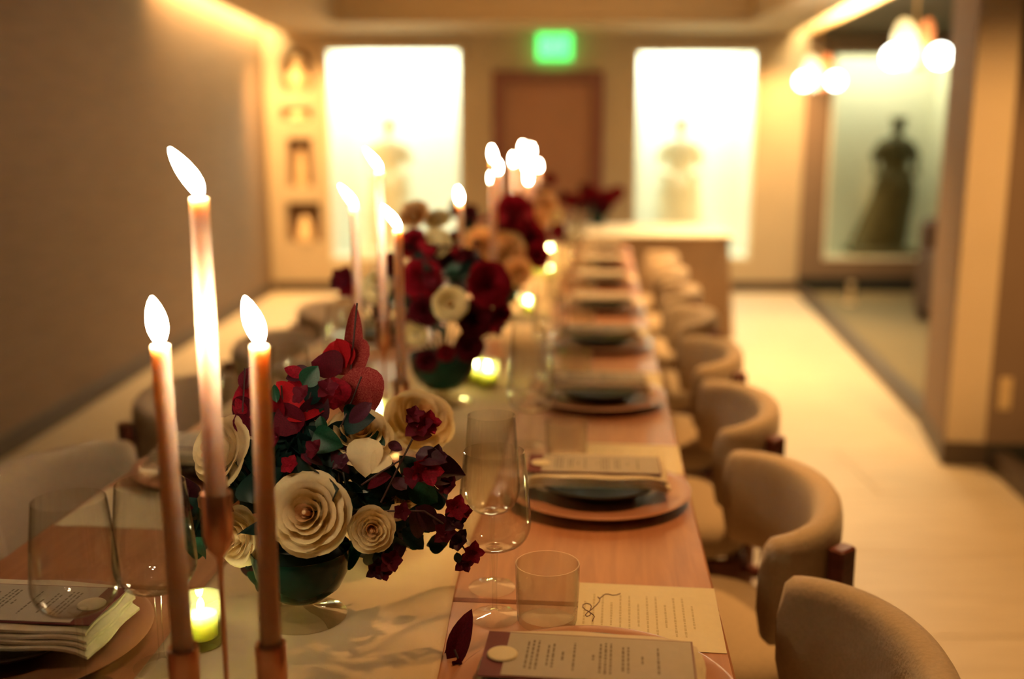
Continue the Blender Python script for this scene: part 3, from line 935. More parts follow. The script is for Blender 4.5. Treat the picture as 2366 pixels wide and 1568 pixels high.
def place(side, k, full=True):
    s0 = .382 if side > 0 else -.365
    t0 = T0 + DT * k + (.03 if side < 0 else -.05)
    base = T(s0, t0)
    rz = RZ_T + (0 if side > 0 else pi)
    R_ = Matrix.Rotation(rz, 4, 'Z')
    def at(x, y, z=0.0):
        v = R_ @ Vector((x, y, 0))
        return Vector((base.x + v.x, base.y + v.y, TZ + z))
    side_n = 'aisle' if side > 0 else 'wall'
    where = '%s on the %s side' % ({0: 'nearest setting'}.get(k, ORD[k] + ' setting'), side_n)
    jit = random.uniform(-.03, .03)
    put('charger_plate', me_charger, side, k, at(0, 0, .0003), rz, 'terracotta charger plate, %s' % where, 'charger plate', 'chargers on the %s side' % side_n)
    put('dinner_plate', me_plate, side, k, at(0, 0, .0122), rz, 'charcoal dinner plate under a folded napkin, %s' % where, 'plate', 'dinner plates on the %s side' % side_n)
    nz = TZ + .0122 + .0275
    n_ = put('napkin', me_nap, side, k, at(-.006, 0, .0122 + .0285), rz + jit, 'folded cream napkin under a menu card, %s' % where, 'napkin', 'napkins on the %s side' % side_n)
    zt = .0122 + .0285 + .0215
    mt = thing('menu_card', 'grey menu card on burgundy backing with a round seal, %s' % where, 'menu card', at(-.008, 0, zt), rz + jit * 1.2, 'menu cards on the %s side' % side_n)
    link('backing_card', me_back, mt, (0, 0, 0), label='burgundy backing card')
    link('menu_sheet', me_menu, mt, (.012, 0, .0016))
    if k < 4:
        link('printed_text', me_text, mt, (.018, 0, .00255))
    link('seal', me_seal, mt, (-.098, .0 if side < 0 else -.004, .0024), label='round ivory seal')
    # letter sheet
    if k < 6:
        if side > 0:
            ps, pt = .080, .250
        else:
            ps, pt = .09, .215
        lp = thing('letter_sheet', 'ivory printed sheet lying beyond the charger plate, %s' % where, 'sheet of paper', at(ps - .008, pt - .005, .0002), rz - .02, 'printed sheets on the %s side' % side_n)
        link('sheet', me_paper, lp)
        link('printed_text', me_ptext, lp, (0, 0, .0009))
        if k == 0 and side > 0:
            # hand-lettered mark, brown script
            inv = lp.matrix_basis.inverted()
            def L(px, py):
                w_ = W(1300 + px / 5.915, 1320 + py / 5.915, TZ + .0014)
                return inv @ Vector(w_)
            sw = MB()
            pts = [(790, 298), (740, 318), (680, 322), (620, 306), (580, 308), (545, 335), (505, 365), (480, 345), (510, 375), (500, 410), (470, 445), (430, 485), (390, 520), (340, 555), (310, 590), (330, 612), (370, 600), (385, 570), (360, 545), (310, 520), (275, 485), (280, 450), (325, 432), (375, 445), (395, 475), (380, 515)]
            sw.tube([L(*p) for p in pts], .0006, 6)
            sw.tube([L(*p) for p in [(380, 560), (420, 590), (435, 615), (415, 650), (408, 678)]], .0006, 6)
            obj('script_mark', sw, M['inkred'], lp, label='dark red flourish in script')
    # glasses
    if side > 0:
        spots_ = ((G_B, W(1143, 1425, TZ)), (G_A, W(1137, 1357, TZ)))
        tumb = W(1264, 1434, TZ)
        ref = T(.382, T0 - .05)
        offs = [(g, (Vector(p) - ref)) for g, p in spots_]
        offt = Vector(tumb) - ref
        for i, (g, o_) in enumerate(offs):
            gl = thing('wine_glass', ('lower wide-bowled wine glass, %s' if i == 0 else 'taller slim wine glass, %s') % where, 'wine glass', Vector((base.x + o_.x, base.y + o_.y, TZ + .0004 + (.004 if i < 0 else 0))), 0, 'wine glasses on the %s side' % side_n)
            for nm_, me_ in zip(('foot', 'stem', 'bowl'), g): link(nm_, me_, gl)
        put('tumbler', me_tum, side, k, Vector((base.x + offt.x, base.y + offt.y, TZ + .0004)), 0, 'clear ribbed water tumbler, %s' % where, 'tumbler', 'tumblers on the %s side' % side_n)
    else:
        refb = T(-.365, T0 + .03)
        p1, p2 = Vector((-.509, 1.112, 0)), Vector((-.436, 1.17, 0))
        for i, (g, p_) in enumerate(((G_B, p1), (G_B if k == 0 else G_A, p2))):
            o_ = p_ - refb
            gl = thing('wine_glass', ('wine glass at the outer spot, %s' if i == 0 else 'wine glass nearer the runner, %s') % where, 'wine glass', Vector((base.x + o_.x - (.05 if k else 0), base.y + o_.y, TZ + .003)), 0, 'wine glasses on the %s side' % side_n)
            for nm_, me_ in zip(('foot', 'stem', 'bowl'), g): link(nm_, me_, gl)
for k in range(8):
    place(1, k)
for k in range(5):
    place(-1, k)

# ------------------------------------------------------------------ candles and candlesticks
def flame_mesh(lean_x, lean_y, h=.045, r=.0092):
    def fn(u, v):
        w_ = max(0.0, sin(pi * (.06 + .94 * v) ** .85)) ** .72 if v < 1 else 0
        rr = r * max(w_, .02) * (1.0 if v < .5 else 1.0)
        z = h * v
        k = v ** 1.3
        return (lean_x * k + rr * cos(2 * pi * u), lean_y * k + rr * sin(2 * pi * u), z)
    return MB().grid(fn, 16, 14, True)
def taper(top, length, lean, label, stick_label, n=1.0, power=0.32, rad=(.0093, .0112), tilt=(0, 0)):
    base_z = top.z - length
    bx, by_ = top.x - tilt[0], top.y - tilt[1]
    st_ = thing('candlestick', stick_label, 'candlestick', (bx, by_, TZ + .004), 0, 'rose copper candlesticks')
    hh = base_z - TZ - .004
    cup = min(.062, hh * .5)
    mb = MB().lathe([(.0, hh + .0005), (.0115, hh + .0005), (.0118, hh + .008), (.0158, hh + .0095), (.0165, hh + .006), (.0160, hh - cup * .6), (.012, hh - cup * .85), (.0045, hh - cup), (0, hh - cup)], 24)
    obj('cup', mb, M['copper'], st_)
    obj('stem', MB().lathe([(.0045, hh - cup), (.0028, hh - cup - .01), (.0026, .02), (.006, .008)], 14), M['copper'], st_)
    obj('base', MB().lathe([(.006, .009), (.012, .006), (.034, .0035), (.037, .0015), (.036, 0), (0, 0)], 30), M['copper'], st_)
    cd = thing('taper_candle', label, 'candle', (bx, by_, base_z + .0008), 0, 'lit dusty rose taper candles')
    r1, r0 = rad
    prof = []
    for k in range(13):
        a = k / 12
        prof.append((r0 + (r1 - r0) * a, length * a))
    pts = []
    for a_ in [i / 12 for i in range(13)]:
        pts.append((tilt[0] * a_, tilt[1] * a_, length * a_))
    rr = [r0 + (r1 - r0) * a_ for a_ in [i / 12 for i in range(13)]]
    pts.append((tilt[0], tilt[1], length + .0015)); rr.append(r1 * .6)
    obj('wax', MB().tube(pts, rr, 24), M['wax'], cd)
    obj('wick', MB().tube([(tilt[0], tilt[1], length), (tilt[0], tilt[1], length + .006), (tilt[0] + lean[0] * .15, tilt[1], length + .009)], .0007, 6), M['wick'], cd)
    fz = length + .004
    obj('flame', flame_mesh(lean[0], lean[1]), M['flame'], cd, loc=(tilt[0], tilt[1], fz))
    obj('flame_base', MB().sphere((0, 0, 0), .0052, 12, 8, (1, 1, .9)), M['flameblue'], cd, loc=(tilt[0], tilt[1], fz + .002))
    l = bpy.data.lights.new('candle_light', 'POINT')
    l.energy = power
    l.color = (1.0, .60, .26)
    l.shadow_soft_size = .007
    lo = bpy.data.objects.new('candle_light', l)
    lo.location = (top.x + lean[0] * .4, top.y, top.z + .022)
    COL.objects.link(lo)

LEN = .315
taper(P(370, 800, 1.0), .335, (-.005, 0), 'lit rose taper on the far left, shortest of the front three', 'copper candlestick of the leftmost front taper', tilt=(-.003, 0))
taper(P(460, 460, 1.02), .315, (-.026, 0), 'tallest lit rose taper of the front three', 'tall copper candlestick under the tallest front taper', tilt=(0, 0))
taper(P(599, 800, 1.0), .330, (-.012, 0), 'lit rose taper in front of the ivory roses, right one of the front three', 'copper candlestick of the right front taper', tilt=(.003, 0))
second = [((877, 398, 2.1), 'tallest taper of the second trio, before the bright left window', 'middle'),
          ((819, 482, 2.15), 'leftmost taper of the second trio, flame blown to the left', 'leftmost'),
          ((920, 532, 2.02), 'lowest taper of the second trio, beside the dark red blooms', 'right')]
for (a, lb, w_) in second:
    taper(P(*a), LEN, (-.030, 0), lb, 'copper candlestick under the %s taper of the second trio' % w_, power=.45)
third = [(1062, 470, 3.2, 'lone short taper left of the far candle cluster'), (1139, 432, 3.25, 'lowest flame at the left edge of the far candle cluster'), (1140, 376, 3.1, 'upper left flame of the far candle cluster')]
for (x, y, Y, lb) in third:
    taper(P(x, y, Y), LEN, (-.006, 0), 'lit rose taper, ' + lb, 'copper candlestick of the ' + lb.replace('flame', 'taper'), power=.45)
far = [(1151, 399, 4.4, 'second flame up the left of the far cluster'), (1187, 382, 4.5, 'flame at the middle of the far cluster'), (1221, 424, 4.35, 'lowest flame at the right of the far cluster'),
       (1209, 352, 5.6, 'topmost flame of the far cluster'), (1228, 357, 5.7, 'flame just right of the topmost one in the far cluster'), (1244, 393, 5.5, 'rightmost flame of the far cluster'), (1218, 396, 5.45, 'flame left of the rightmost one in the far cluster')]
for (x, y, Y, lb) in far:
    taper(P(x, y, Y), LEN, (-.003, 0), 'lit rose taper, ' + lb, 'copper candlestick of the ' + lb.replace('flame', 'taper'), power=.45)

# ------------------------------------------------------------------ votives
me_vh = mesh('votive_cup', MB().lathe([(0, 0), (.024, 0), (.0262, .003), (.0272, .03), (.028, .064), (.0272, .0655), (.0255, .064), (.0245, .012), (0, .010)], 56, rib=.018), M['votive'])
me_vw = mesh('wax', MB().lathe([(0, 0), (.0205, 0), (.0210, .012), (.0208, .030), (.019, .031), (0, .0305)], 28), M['waxwhite'])
me_vf = mesh('flame', flame_mesh(.001, 0, .020, .005), M['flame'])
def votive(p, where, power=.10):
    h_ = link('votive_holder', me_vh, None, (p.x, p.y, TZ + .004))
    tag(h_, 'small ribbed green glass votive holder ' + where, 'votive holder', 'green votive holders along the runner')
    c_ = thing('votive_candle', 'lit votive in the green glass ' + where, 'candle', (p.x, p.y, TZ + .0150), 0, 'votive candles in green glasses')
    link('wax', me_vw, c_)
    link('flame', me_vf, c_, (0, 0, .033))
    link('wick', mesh('wick', MB().tube([(0, 0, .029), (0, 0, .036)], .0007, 6), M['wick']), c_)
    l = bpy.data.lights.new('votive_light', 'POINT')
    l.energy = power; l.color = (1.0, .74, .30); l.shadow_soft_size = .006
    lo = bpy.data.objects.new('votive_light', l); lo.location = (p.x, p.y, TZ + .058); COL.objects.link(lo)
votive(W(468, 1492, TZ + .0), 'between the two front short tapers', .05)
votive(Vector((-.205, 1.54, 0)), 'hidden behind the nearest flower bowl', .10)
votive(W(874, 955, .79), 'behind the burgundy anthurium of the nearest arrangement')
for (x, y, lb) in ((1097, 852, 'beside the second flower bowl, left of a pair'), (1127, 860, 'beside the second flower bowl, right of a pair'), (1220, 703, 'alone right of the dark red blooms'),
                   (1241, 620, 'left one of the far pair beyond the red blooms'), (1270, 626, 'right one of the far pair beyond the red blooms'), (1270, 578, 'farthest one on the runner, beside the far roses')):
    votive(W(x, y, .79), lb, .12)

# ------------------------------------------------------------------ flowers
def petal_mb(a, half, z_lo, z_hi, curl, seed, nu=8, nv=8, point=0.0):
    rnd = random.Random(seed)
    p1, p2 = rnd.uniform(0, 6), rnd.uniform(0, 6)
    def fn(u, v):
        uu = 2 * u - 1
        wv = sin(pi * (.10 + .55 * v) ) ** .7 if v < .75 else sin(pi * (.10 + .55 * v)) ** .7
        edge = 1 - (abs(uu) ** 2.6) * (.22 + point) * v ** 2
        vv = v * edge
        ang = uu * half * wv
        r = a * (1 - (1 - vv) ** 2.4) ** .75
        z = z_lo + (z_hi - z_lo) * vv ** 1.15
        c_ = max(0, vv - .62) / .38
        r += curl * c_ ** 2
        z -= curl * .55 * c_ ** 3
        r *= 1 + .018 * sin(2 * uu + p1) * v
        z += a * .035 * sin(3 * uu + p2) * v ** 2
        return (r * cos(ang), r * sin(ang), z)
    return MB().grid(fn, nu, nv)
def rose_layers(open_=1.0):
    # radius, number, half angle, z_hi, curl
    return [(.09, 3, 1.5, .50, .04), (.18, 3, 1.4, .54, .07), (.29, 4, 1.2, .54, .10), (.43, 4, 1.15, .50, .13), (.59, 5, 1.05, .41, .16), (.76, 5, 1.0, .25, .19), (.90, 6, .9, .0, .19)]
PETALS = {}
def petal_mesh(layer, var, mat):
    key = (layer, var, mat)
    if key not in PETALS:
        a, n, hf, zh, cu = rose_layers()[layer]
        PETALS[key] = mesh('petal', petal_mb(a, hf, -.42, zh, cu, layer * 7 + var), M[mat], angle=180)
    return PETALS[key]
def face_rot(d):
    return Vector(d).normalized().to_track_quat('Z', 'Y').to_euler()
def detailed_rose(parent, loc, R, direction, seed, layers=7, label=None):
    rnd = random.Random(seed)
    hub = MB().lathe([(0, -.62), (.05, -.62), (.12, -.5), (.15, -.42), (.10, -.30), (.07, .0), (.075, .42), (.05, .49), (0, .50)], 14)
    me_ = mesh('rose', hub, M['rosecore'])
    o = link('rose', me_, parent, loc, face_rot(direction), R, label)
    for li in range(layers):
        a, n, hf, zh, cu = rose_layers()[li]
        off = rnd.uniform(0, 6)
        for k in range(n):
            mt = 'rosecore' if li < 2 else 'rose'
            po = link('petal', petal_mesh(li, k % 3, mt), o, (0, 0, rnd.uniform(-.02, .02)), (rnd.uniform(-.05, .05), rnd.uniform(-.05, .05), off + 2 * pi * k / n + rnd.uniform(-.12, .12)))
    return o
def bloom_mesh(name, mat, layers=(1, 3, 4, 5, 6), centre=None):
    mb = MB()
    rnd = random.Random(hash(name) % 1000 if False else len(name) * 13)
    for li in layers:
        a, n, hf, zh, cu = rose_layers()[li]
        off = rnd.uniform(0, 6)
        for k in range(n):
            mb.join(petal_mb(a, hf, -.42, zh, cu, li + k, 6, 5), Matrix.Rotation(off + 2 * pi * k / n, 4, 'Z'))
    return mesh(name, mb, M[mat], angle=180)
BL = {'red': bloom_mesh('bloom', 'red'), 'burg': bloom_mesh('bloom', 'burg'), 'peach': bloom_mesh('bloom', 'peach'), 'cream': bloom_mesh('bloom', 'cream', (4, 5, 6)), 'rose': bloom_mesh('bloom', 'rose')}
def leaf_mb(w=.36, fold=.18, curl=.25, point=.75, nu=6, nv=8):
    def fn(u, v):
        uu = 2 * u - 1
        ww = w * (max(0.0, sin(pi * v ** .8)) ** point if 0 < v < 1 else 0.0)
        return (v - curl * .2 * v * v, uu * ww, abs(uu) * ww * fold * 2 - curl * v * v)
    return MB().grid(fn, nu, nv)
ME_LEAF = {}
def leaf_mesh(mat, kind):
    key = (mat, kind)
    if key not in ME_LEAF:
        pr_ = {'round': (.42, .15, .15), 'long': (.20, .2, .35), 'mid': (.30, .2, .25), 'big': (.46, .25, .4)}[kind]
        nm = 'leaf' if mat in ('leaf', 'leaf2', 'purple') else 'petal'
        ME_LEAF[key] = mesh(nm, leaf_mb(*pr_), M[mat], angle=180)
    return ME_LEAF[key]
def orient(dirx, normal):
    x = Vector(dirx).normalized()
    z = Vector(normal); z = (z - x * z.dot(x))
    if z.length < 1e-4: z = x.orthogonal()
    z.normalize()
    y = z.cross(x)
    return Matrix((x, y, z)).transposed().to_euler()
def leaf(parent, root_c, px0, py0, px1, py1, Y, mat, kind, dY=0.0, tiltn=(0.1, -1, .35), name=None, label=None, wscale=1.0):
    a, b = P(px0, py0, Y), P(px1, py1, Y + dY)
    d_ = b - a
    o = link(name or ('leaf' if mat in ('leaf', 'leaf2', 'purple') else 'petal'), leaf_mesh(mat, kind), parent, a - root_c, orient(d_, tiltn), (d_.length, d_.length * wscale, d_.length), label)
    return o
def floret_mesh(mat):
    mb = MB()
    for k in range(5):
        mb.join(leaf_mb(.40 + .05 * (k % 2), .3, (-.5, .1, -.2, .3, -.4)[k], .5, 4, 5), Matrix.Rotation(2 * pi * k / 5, 4, 'Z') @ Matrix.Rotation(-.35, 4, 'Y'))
    mb.sphere((0, 0, .04), .13, 8, 6)
    return mesh('floret', mb, M[mat], angle=180)
FLO = {m_: floret_mesh(m_) for m_ in ('burg', 'red', 'purple', 'brightred')}
def floret(parent, root_c, px, py, Y, size, mat, direction=(0, -1, .3), label=None):
    return link('floret', FLO[mat], parent, P(px, py, Y) - root_c, face_rot(direction), size, label)

def bowl_parts(parent, sc=1.0):
    o = obj('bowl', MB().lathe([(0, .026), (.014, .026), (.034, .031), (.052, .045), (.063, .067), (.0675, .092), (.067, .100), (.0655, .100), (.0645, .092), (.060, .070), (.04, .045), (0, .040)], 40), M['bowl'], parent)
    o2 = obj('foot', MB().lathe([(0, 0), (.058, 0), (.0595, .0015), (.045, .006), (.020, .0125), (.013, .017), (.012, .027), (0, .027)], 40), M['foot'], parent, label='clear glass foot')
    o3 = obj('foam', MB().lathe([(0, .095), (.04, .105), (.058, .092), (.058, .08), (0, .08)], 20), M['leaf2'], parent)
    for q in (o, o2, o3): q.scale = (sc, sc, sc)
def stem_to(parent, root_c, p_world, neck=.11, r=.0016, mat='stem'):
    e = Vector(p_world) - root_c
    s_ = Vector((e.x * .18, e.y * .18, neck))
    m_ = s_.lerp(e, .5) + Vector((0, 0, .012))
    return [tuple(s_), tuple(m_), tuple(e)]

# --- nearest arrangement
AY = 1.31
root = W(702, 1428, TZ)
root.z = TZ + .004
A1 = thing('flower_arrangement', 'nearest centrepiece of ivory roses and burgundy sprays in a green footed bowl', 'flower arrangement', root)
bowl_parts(A1)
C0 = root.copy()
stems = MB()
def add_rose(px, py, Y, Rpx, d_, seed, layers=7, label=None):
    p = P(px, py, Y)
    dist = Y * cp + (CAM_H - p.z) * sp
    R_ = Rpx / F_PX * dist
    detailed_rose(A1, p - C0, R_, d_, seed, layers, label)
    stems.tube(stem_to(A1, C0, p - Vector(d_).normalized() * R_ * .5), .0022, 6)
add_rose(712, 1185, 1.235, 94, (-.02, -1, .42), 1, 7, 'largest ivory rose, facing the camera')
add_rose(858, 1222, 1.25, 60, (.18, -1, .22), 2, 6, 'small half-open ivory rose')
add_rose(828, 1005, 1.33, 78, (.15, -.6, .9), 3, 7, 'ivory rose tilted up at the top of the bowl')
add_rose(508, 1042, 1.30, 82, (-.6, -.8, .45), 4, 7, 'ivory rose on the left behind the tall taper')
add_rose(548, 1240, 1.29, 68, (-.5, -.9, .1), 5, 7, 'shaded ivory rose low on the left')
add_rose(972, 968, 1.52, 80, (.4, -.7, .8), 6, 7, 'peach-tinted rose at the back right')
add_rose(760, 1085, 1.42, 62, (0, -1, .6), 8, 6)
add_rose(935, 1150, 1.33, 42, (.5, -.8, .2), 9, 5)
# loose guard petals
leaf(A1, C0, 850, 1010, 838, 1100, 1.29, 'rose', 'big', -.03, (0, -.6, .5), label='loose ivory guard petal')
leaf(A1, C0, 900, 1050, 855, 1085, 1.28, 'rose', 'big', -.02, (0, -.6, .5))
leaf(A1, C0, 905, 1165, 945, 1205, 1.28, 'rose', 'big', 0, (.2, -.7, -.2))
# crimson blooms at the top
def big_petal(*a, **k): return leaf(A1, C0, *a, **k)
big_petal(815, 850, 862, 962, 1.36, 'speck', 'big', -.02, (.1, -1, .2), label='speckled crimson anthurium spathe')
big_petal(838, 962, 812, 858, 1.365, 'speck', 'big', 0, (.3, -1, .1))
big_petal(812, 860, 822, 690, 1.40, 'speck', 'mid', .02, (.2, -1, .1), wscale=.42)
big_petal(840, 860, 760, 785, 1.38, 'speck', 'big', .03, (.2, -1, .5))
big_petal(800, 850, 745, 782, 1.37, 'brightred', 'big', .02, (-.2, -1, .4), label='bright scarlet petal')
big_petal(812, 842, 775, 775, 1.375, 'brightred', 'mid', .01, (.2, -1, .3))
big_petal(790, 860, 716, 822, 1.36, 'burg', 'big', .0, (.1, -.8, .6))
big_petal(770, 870, 775, 955, 1.33, 'red', 'big', -.01, (.3, -1, .2))
big_petal(740, 880, 782, 935, 1.33, 'red', 'big', -.01, (-.3, -1, .2))
big_petal(690, 930, 630, 878, 1.33, 'brightred', 'mid', .01, (-.3, -1, .5))
big_petal(700, 940, 665, 870, 1.34, 'red', 'big', .0, (-.1, -1, .4))
big_petal(655, 960, 760, 925, 1.32, 'brightred', 'mid', .0, (0, -.8, .6))
big_petal(640, 900, 622, 985, 1.325, 'red', 'big', 0, (-.4, -1, .1))
big_petal(690, 1000, 640, 930, 1.31, 'burg', 'big', 0, (-.1, -1, .3))
big_petal(580, 980, 566, 850, 1.34, 'red', 'mid', .02, (-.4, -1, .1), label='dark crimson petal pointing up on the left')
big_petal(590, 930, 518, 966, 1.33, 'burg', 'mid', .02, (-.2, -1, .3))
big_petal(570, 955, 540, 920, 1.33, 'red', 'mid', .0, (-.2, -1, .3))
big_petal(545, 955, 590, 1015, 1.32, 'burg', 'mid', .0, (-.2, -1, .3))
big_petal(560, 900, 585, 840, 1.34, 'burg', 'mid', .0, (-.4, -1, .3))
big_petal(700, 870, 655, 845, 1.33, 'red', 'mid', .0, (0, -.8, .6))
big_petal(720, 860, 652, 868, 1.33, 'purple', 'mid', .0, (0, -.8, .6))
# leaves
G_LEAF = [(700, 890, 735, 845, 'leaf', 'round'), (740, 880, 700, 935, 'leaf2', 'round'), (720, 960, 752, 910, 'leaf', 'mid'), (640, 930, 630, 880, 'leaf', 'long'), (620, 960, 648, 900, 'leaf2', 'mid'),
          (725, 1000, 782, 1035, 'leaf', 'big'), (740, 960, 750, 1010, 'leaf', 'mid'), (862, 1050, 870, 990, 'leaf', 'round'), (840, 1060, 920, 1085, 'leaf', 'mid'),
          (985, 1110, 955, 1150, 'leaf', 'round'), (950, 1110, 1010, 1165, 'leaf', 'round'), (640, 1060, 700, 985, 'leaf2', 'big'), (660, 1090, 640, 1000, 'leaf2', 'big'), (700, 1080, 740, 1000, 'leaf2', 'big'),
          (740, 1070, 790, 1010, 'leaf2', 'big'), (760, 1100, 700, 1040, 'leaf2', 'big'), (800, 1110, 830, 1180, 'leaf2', 'big'), (840, 1110, 900, 1180, 'leaf2', 'big'), (860, 1100, 920, 1140, 'leaf2', 'big'),
          (880, 1170, 930, 1240, 'leaf2', 'big'), (900, 1200, 960, 1265, 'leaf2', 'big'), (930, 1220, 985, 1270, 'leaf2', 'mid'), (900, 1230, 925, 1290, 'leaf2', 'big'), (880, 1260, 910, 1320, 'leaf2', 'big'),
          (600, 1260, 680, 1330, 'leaf2', 'big'), (700, 1280, 640, 1345, 'leaf', 'big'), (760, 1270, 800, 1330, 'leaf2', 'big'), (820, 1180, 790, 1240, 'leaf2', 'mid'), (470, 1180, 420, 1230, 'leaf', 'big'), (460, 1200, 425, 1285, 'leaf2', 'big'),
          (470, 1240, 455, 1300, 'leaf', 'mid'), (500, 1120, 565, 1165, 'leaf', 'big'), (540, 1110, 560, 1170, 'leaf2', 'big'), (455, 1150, 415, 1195, 'leaf2', 'mid'), (640, 1020, 600, 1080, 'leaf2', 'big'), (620, 1040, 590, 1120, 'leaf2', 'big')]
rr_ = random.Random(11)
for (x0, y0, x1, y1, m_, kd) in G_LEAF:
    leaf(A1, C0, x0, y0, x1, y1, 1.31 + rr_.uniform(-.02, .03), m_, kd, rr_.uniform(-.02, .02), (rr_.uniform(-.4, .4), -1, rr_.uniform(.0, .8)))
rq = random.Random(41)
for (xa, xb, ya, yb, n_) in ((820, 1000, 1090, 1280, 30), (610, 800, 960, 1090, 26), (420, 470, 1150, 1290, 6), (560, 640, 1120, 1330, 8), (620, 800, 1290, 1330, 8)):
    for _ in range(n_):
        x0, y0 = rq.uniform(xa, xb), rq.uniform(ya, yb)
        an = rq.uniform(0, 6.28); ln = rq.uniform(40, 75)
        leaf(A1, C0, x0, y0, x0 + ln * cos(an), y0 + ln * sin(an), rq.uniform(1.31, 1.37), rq.choice(('leaf2', 'leaf2', 'leaf2', 'leaf', 'purple')), rq.choice(('mid', 'big')), rq.uniform(-.03, .02), (rq.uniform(-.6, .6), -1, rq.uniform(-.2, .9)))
P_LEAF = [(990, 1090, 1070, 1085, 'purple', 'big'), (1000, 1100, 1040, 1130, 'burg', 'mid'), (960, 1050, 1030, 1060, 'purple', 'mid'), (930, 1040, 885, 1015, 'purple', 'long'), (905, 1100, 830, 1120, 'burg', 'long'),
          (950, 1010, 1000, 1000, 'burg', 'mid'), (950, 1180, 985, 1260, 'purple', 'long'), (960, 1170, 1020, 1230, 'purple', 'mid'), (940, 1130, 900, 1100, 'purple', 'mid'), (1000, 1190, 1040, 1220, 'purple', 'mid'),
          (700, 1050, 755, 1070, 'purple', 'long'), (780, 1060, 810, 1095, 'purple', 'long'), (720, 1075, 690, 1035, 'burg', 'long'), (860, 930, 790, 985, 'purple', 'long'), (430, 1150, 410, 1110, 'purple', 'mid'), (440, 1165, 405, 1180, 'burg', 'mid')]
for (x0, y0, x1, y1, m_, kd) in P_LEAF:
    leaf(A1, C0, x0, y0, x1, y1, 1.27 + rr_.uniform(-.02, .02), m_, kd, rr_.uniform(-.02, .02), (rr_.uniform(-.3, .3), -1, rr_.uniform(.1, .9)))
rr_ = random.Random(17)
for (x, y, s_, m_) in ((968, 985, .022, 'burg'), (985, 975, .018, 'red'), (955, 960, .014, 'burg'), (985, 1080, .024, 'red'), (960, 1100, .018, 'burg'), (1005, 1050, .016, 'purple'), (1055, 1170, .019, 'red'), (1048, 1205, .018, 'purple'),
                       (1030, 1235, .018, 'burg'), (1065, 1250, .018, 'purple'), (1088, 1272, .017, 'red'), (1070, 1300, .015, 'burg'), (865, 1312, .016, 'purple'), (905, 1300, .018, 'burg'), (885, 1318, .014, 'burg'), (1040, 1125, .016, 'burg'),
                       (1075, 1185, .012, 'red'), (1055, 1275, .014, 'leaf'), (700, 915, .016, 'burg'), (755, 900, .016, 'burg'), (640, 1010, .016, 'burg'), (730, 1040, .016, 'burg'), (790, 1070, .014, 'purple'), (672, 1075, .015, 'red'),
                       (420, 1170, .015, 'burg'), (418, 1195, .013, 'purple'), (930, 1180, .014, 'burg'), (800, 1190, .012, 'purple')):
    if m_ == 'leaf':
        leaf(A1, C0, x, y, x + 6, y + 30, 1.24, 'leaf2', 'mid')
        continue
    d_ = (rr_.uniform(-.5, .6), -1, rr_.uniform(-.1, .8))
    floret(A1, C0, x, y, 1.255, s_, m_, d_)
# twigs that carry the sprays
def twig(pts, Y, r=.0013):
    stems.tube([P(x, y, Y) - C0 for x, y in pts], r, 6)
twig([(880, 1160), (930, 1060), (965, 990)], 1.27); twig([(890, 1180), (980, 1180), (1040, 1220), (1085, 1285)], 1.26); twig([(930, 1100), (1000, 1120), (1055, 1180)], 1.26)
twig([(860, 1180), (890, 1250), (880, 1310)], 1.26); twig([(930, 1060), (880, 1090), (835, 1120)], 1.26)
twig([(835, 870), (815, 920), (788, 985)], 1.31, .0011); twig([(700, 1000), (715, 920), (735, 850)], 1.32); twig([(600, 1040), (560, 960), (566, 850)], 1.33); twig([(790, 990), (810, 860), (825, 700)], 1.38)
twig([(640, 1100), (655, 960), (650, 890)], 1.33)
obj('stems', stems, M['twig'], A1)
# filler greens in the heart of the bouquet
fill = MB()
rr_ = random.Random(23)
LM = leaf_mb(.40, .2, .3, .75, 4, 5)
for i in range(150):
    a_, b_ = rr_.uniform(0, 2 * pi), rr_.uniform(0.05, 1.25)
    rad = rr_.uniform(.05, .115)
    p = Vector((sin(b_) * cos(a_) * rad * 1.1, sin(b_) * sin(a_) * rad + .03, .12 + cos(b_) * rad * 1.15))
    s_ = rr_.uniform(.03, .05)
    fill.join(LM, Matrix.Translation(p) @ Euler((rr_.uniform(0, 6), rr_.uniform(-1.2, .3), rr_.uniform(0, 6))).to_matrix().to_4x4() @ Matrix.Scale(s_, 4))
fo = obj('foliage', fill, M['leaf2'], A1, angle=180); fo['kind'] = 'stuff'

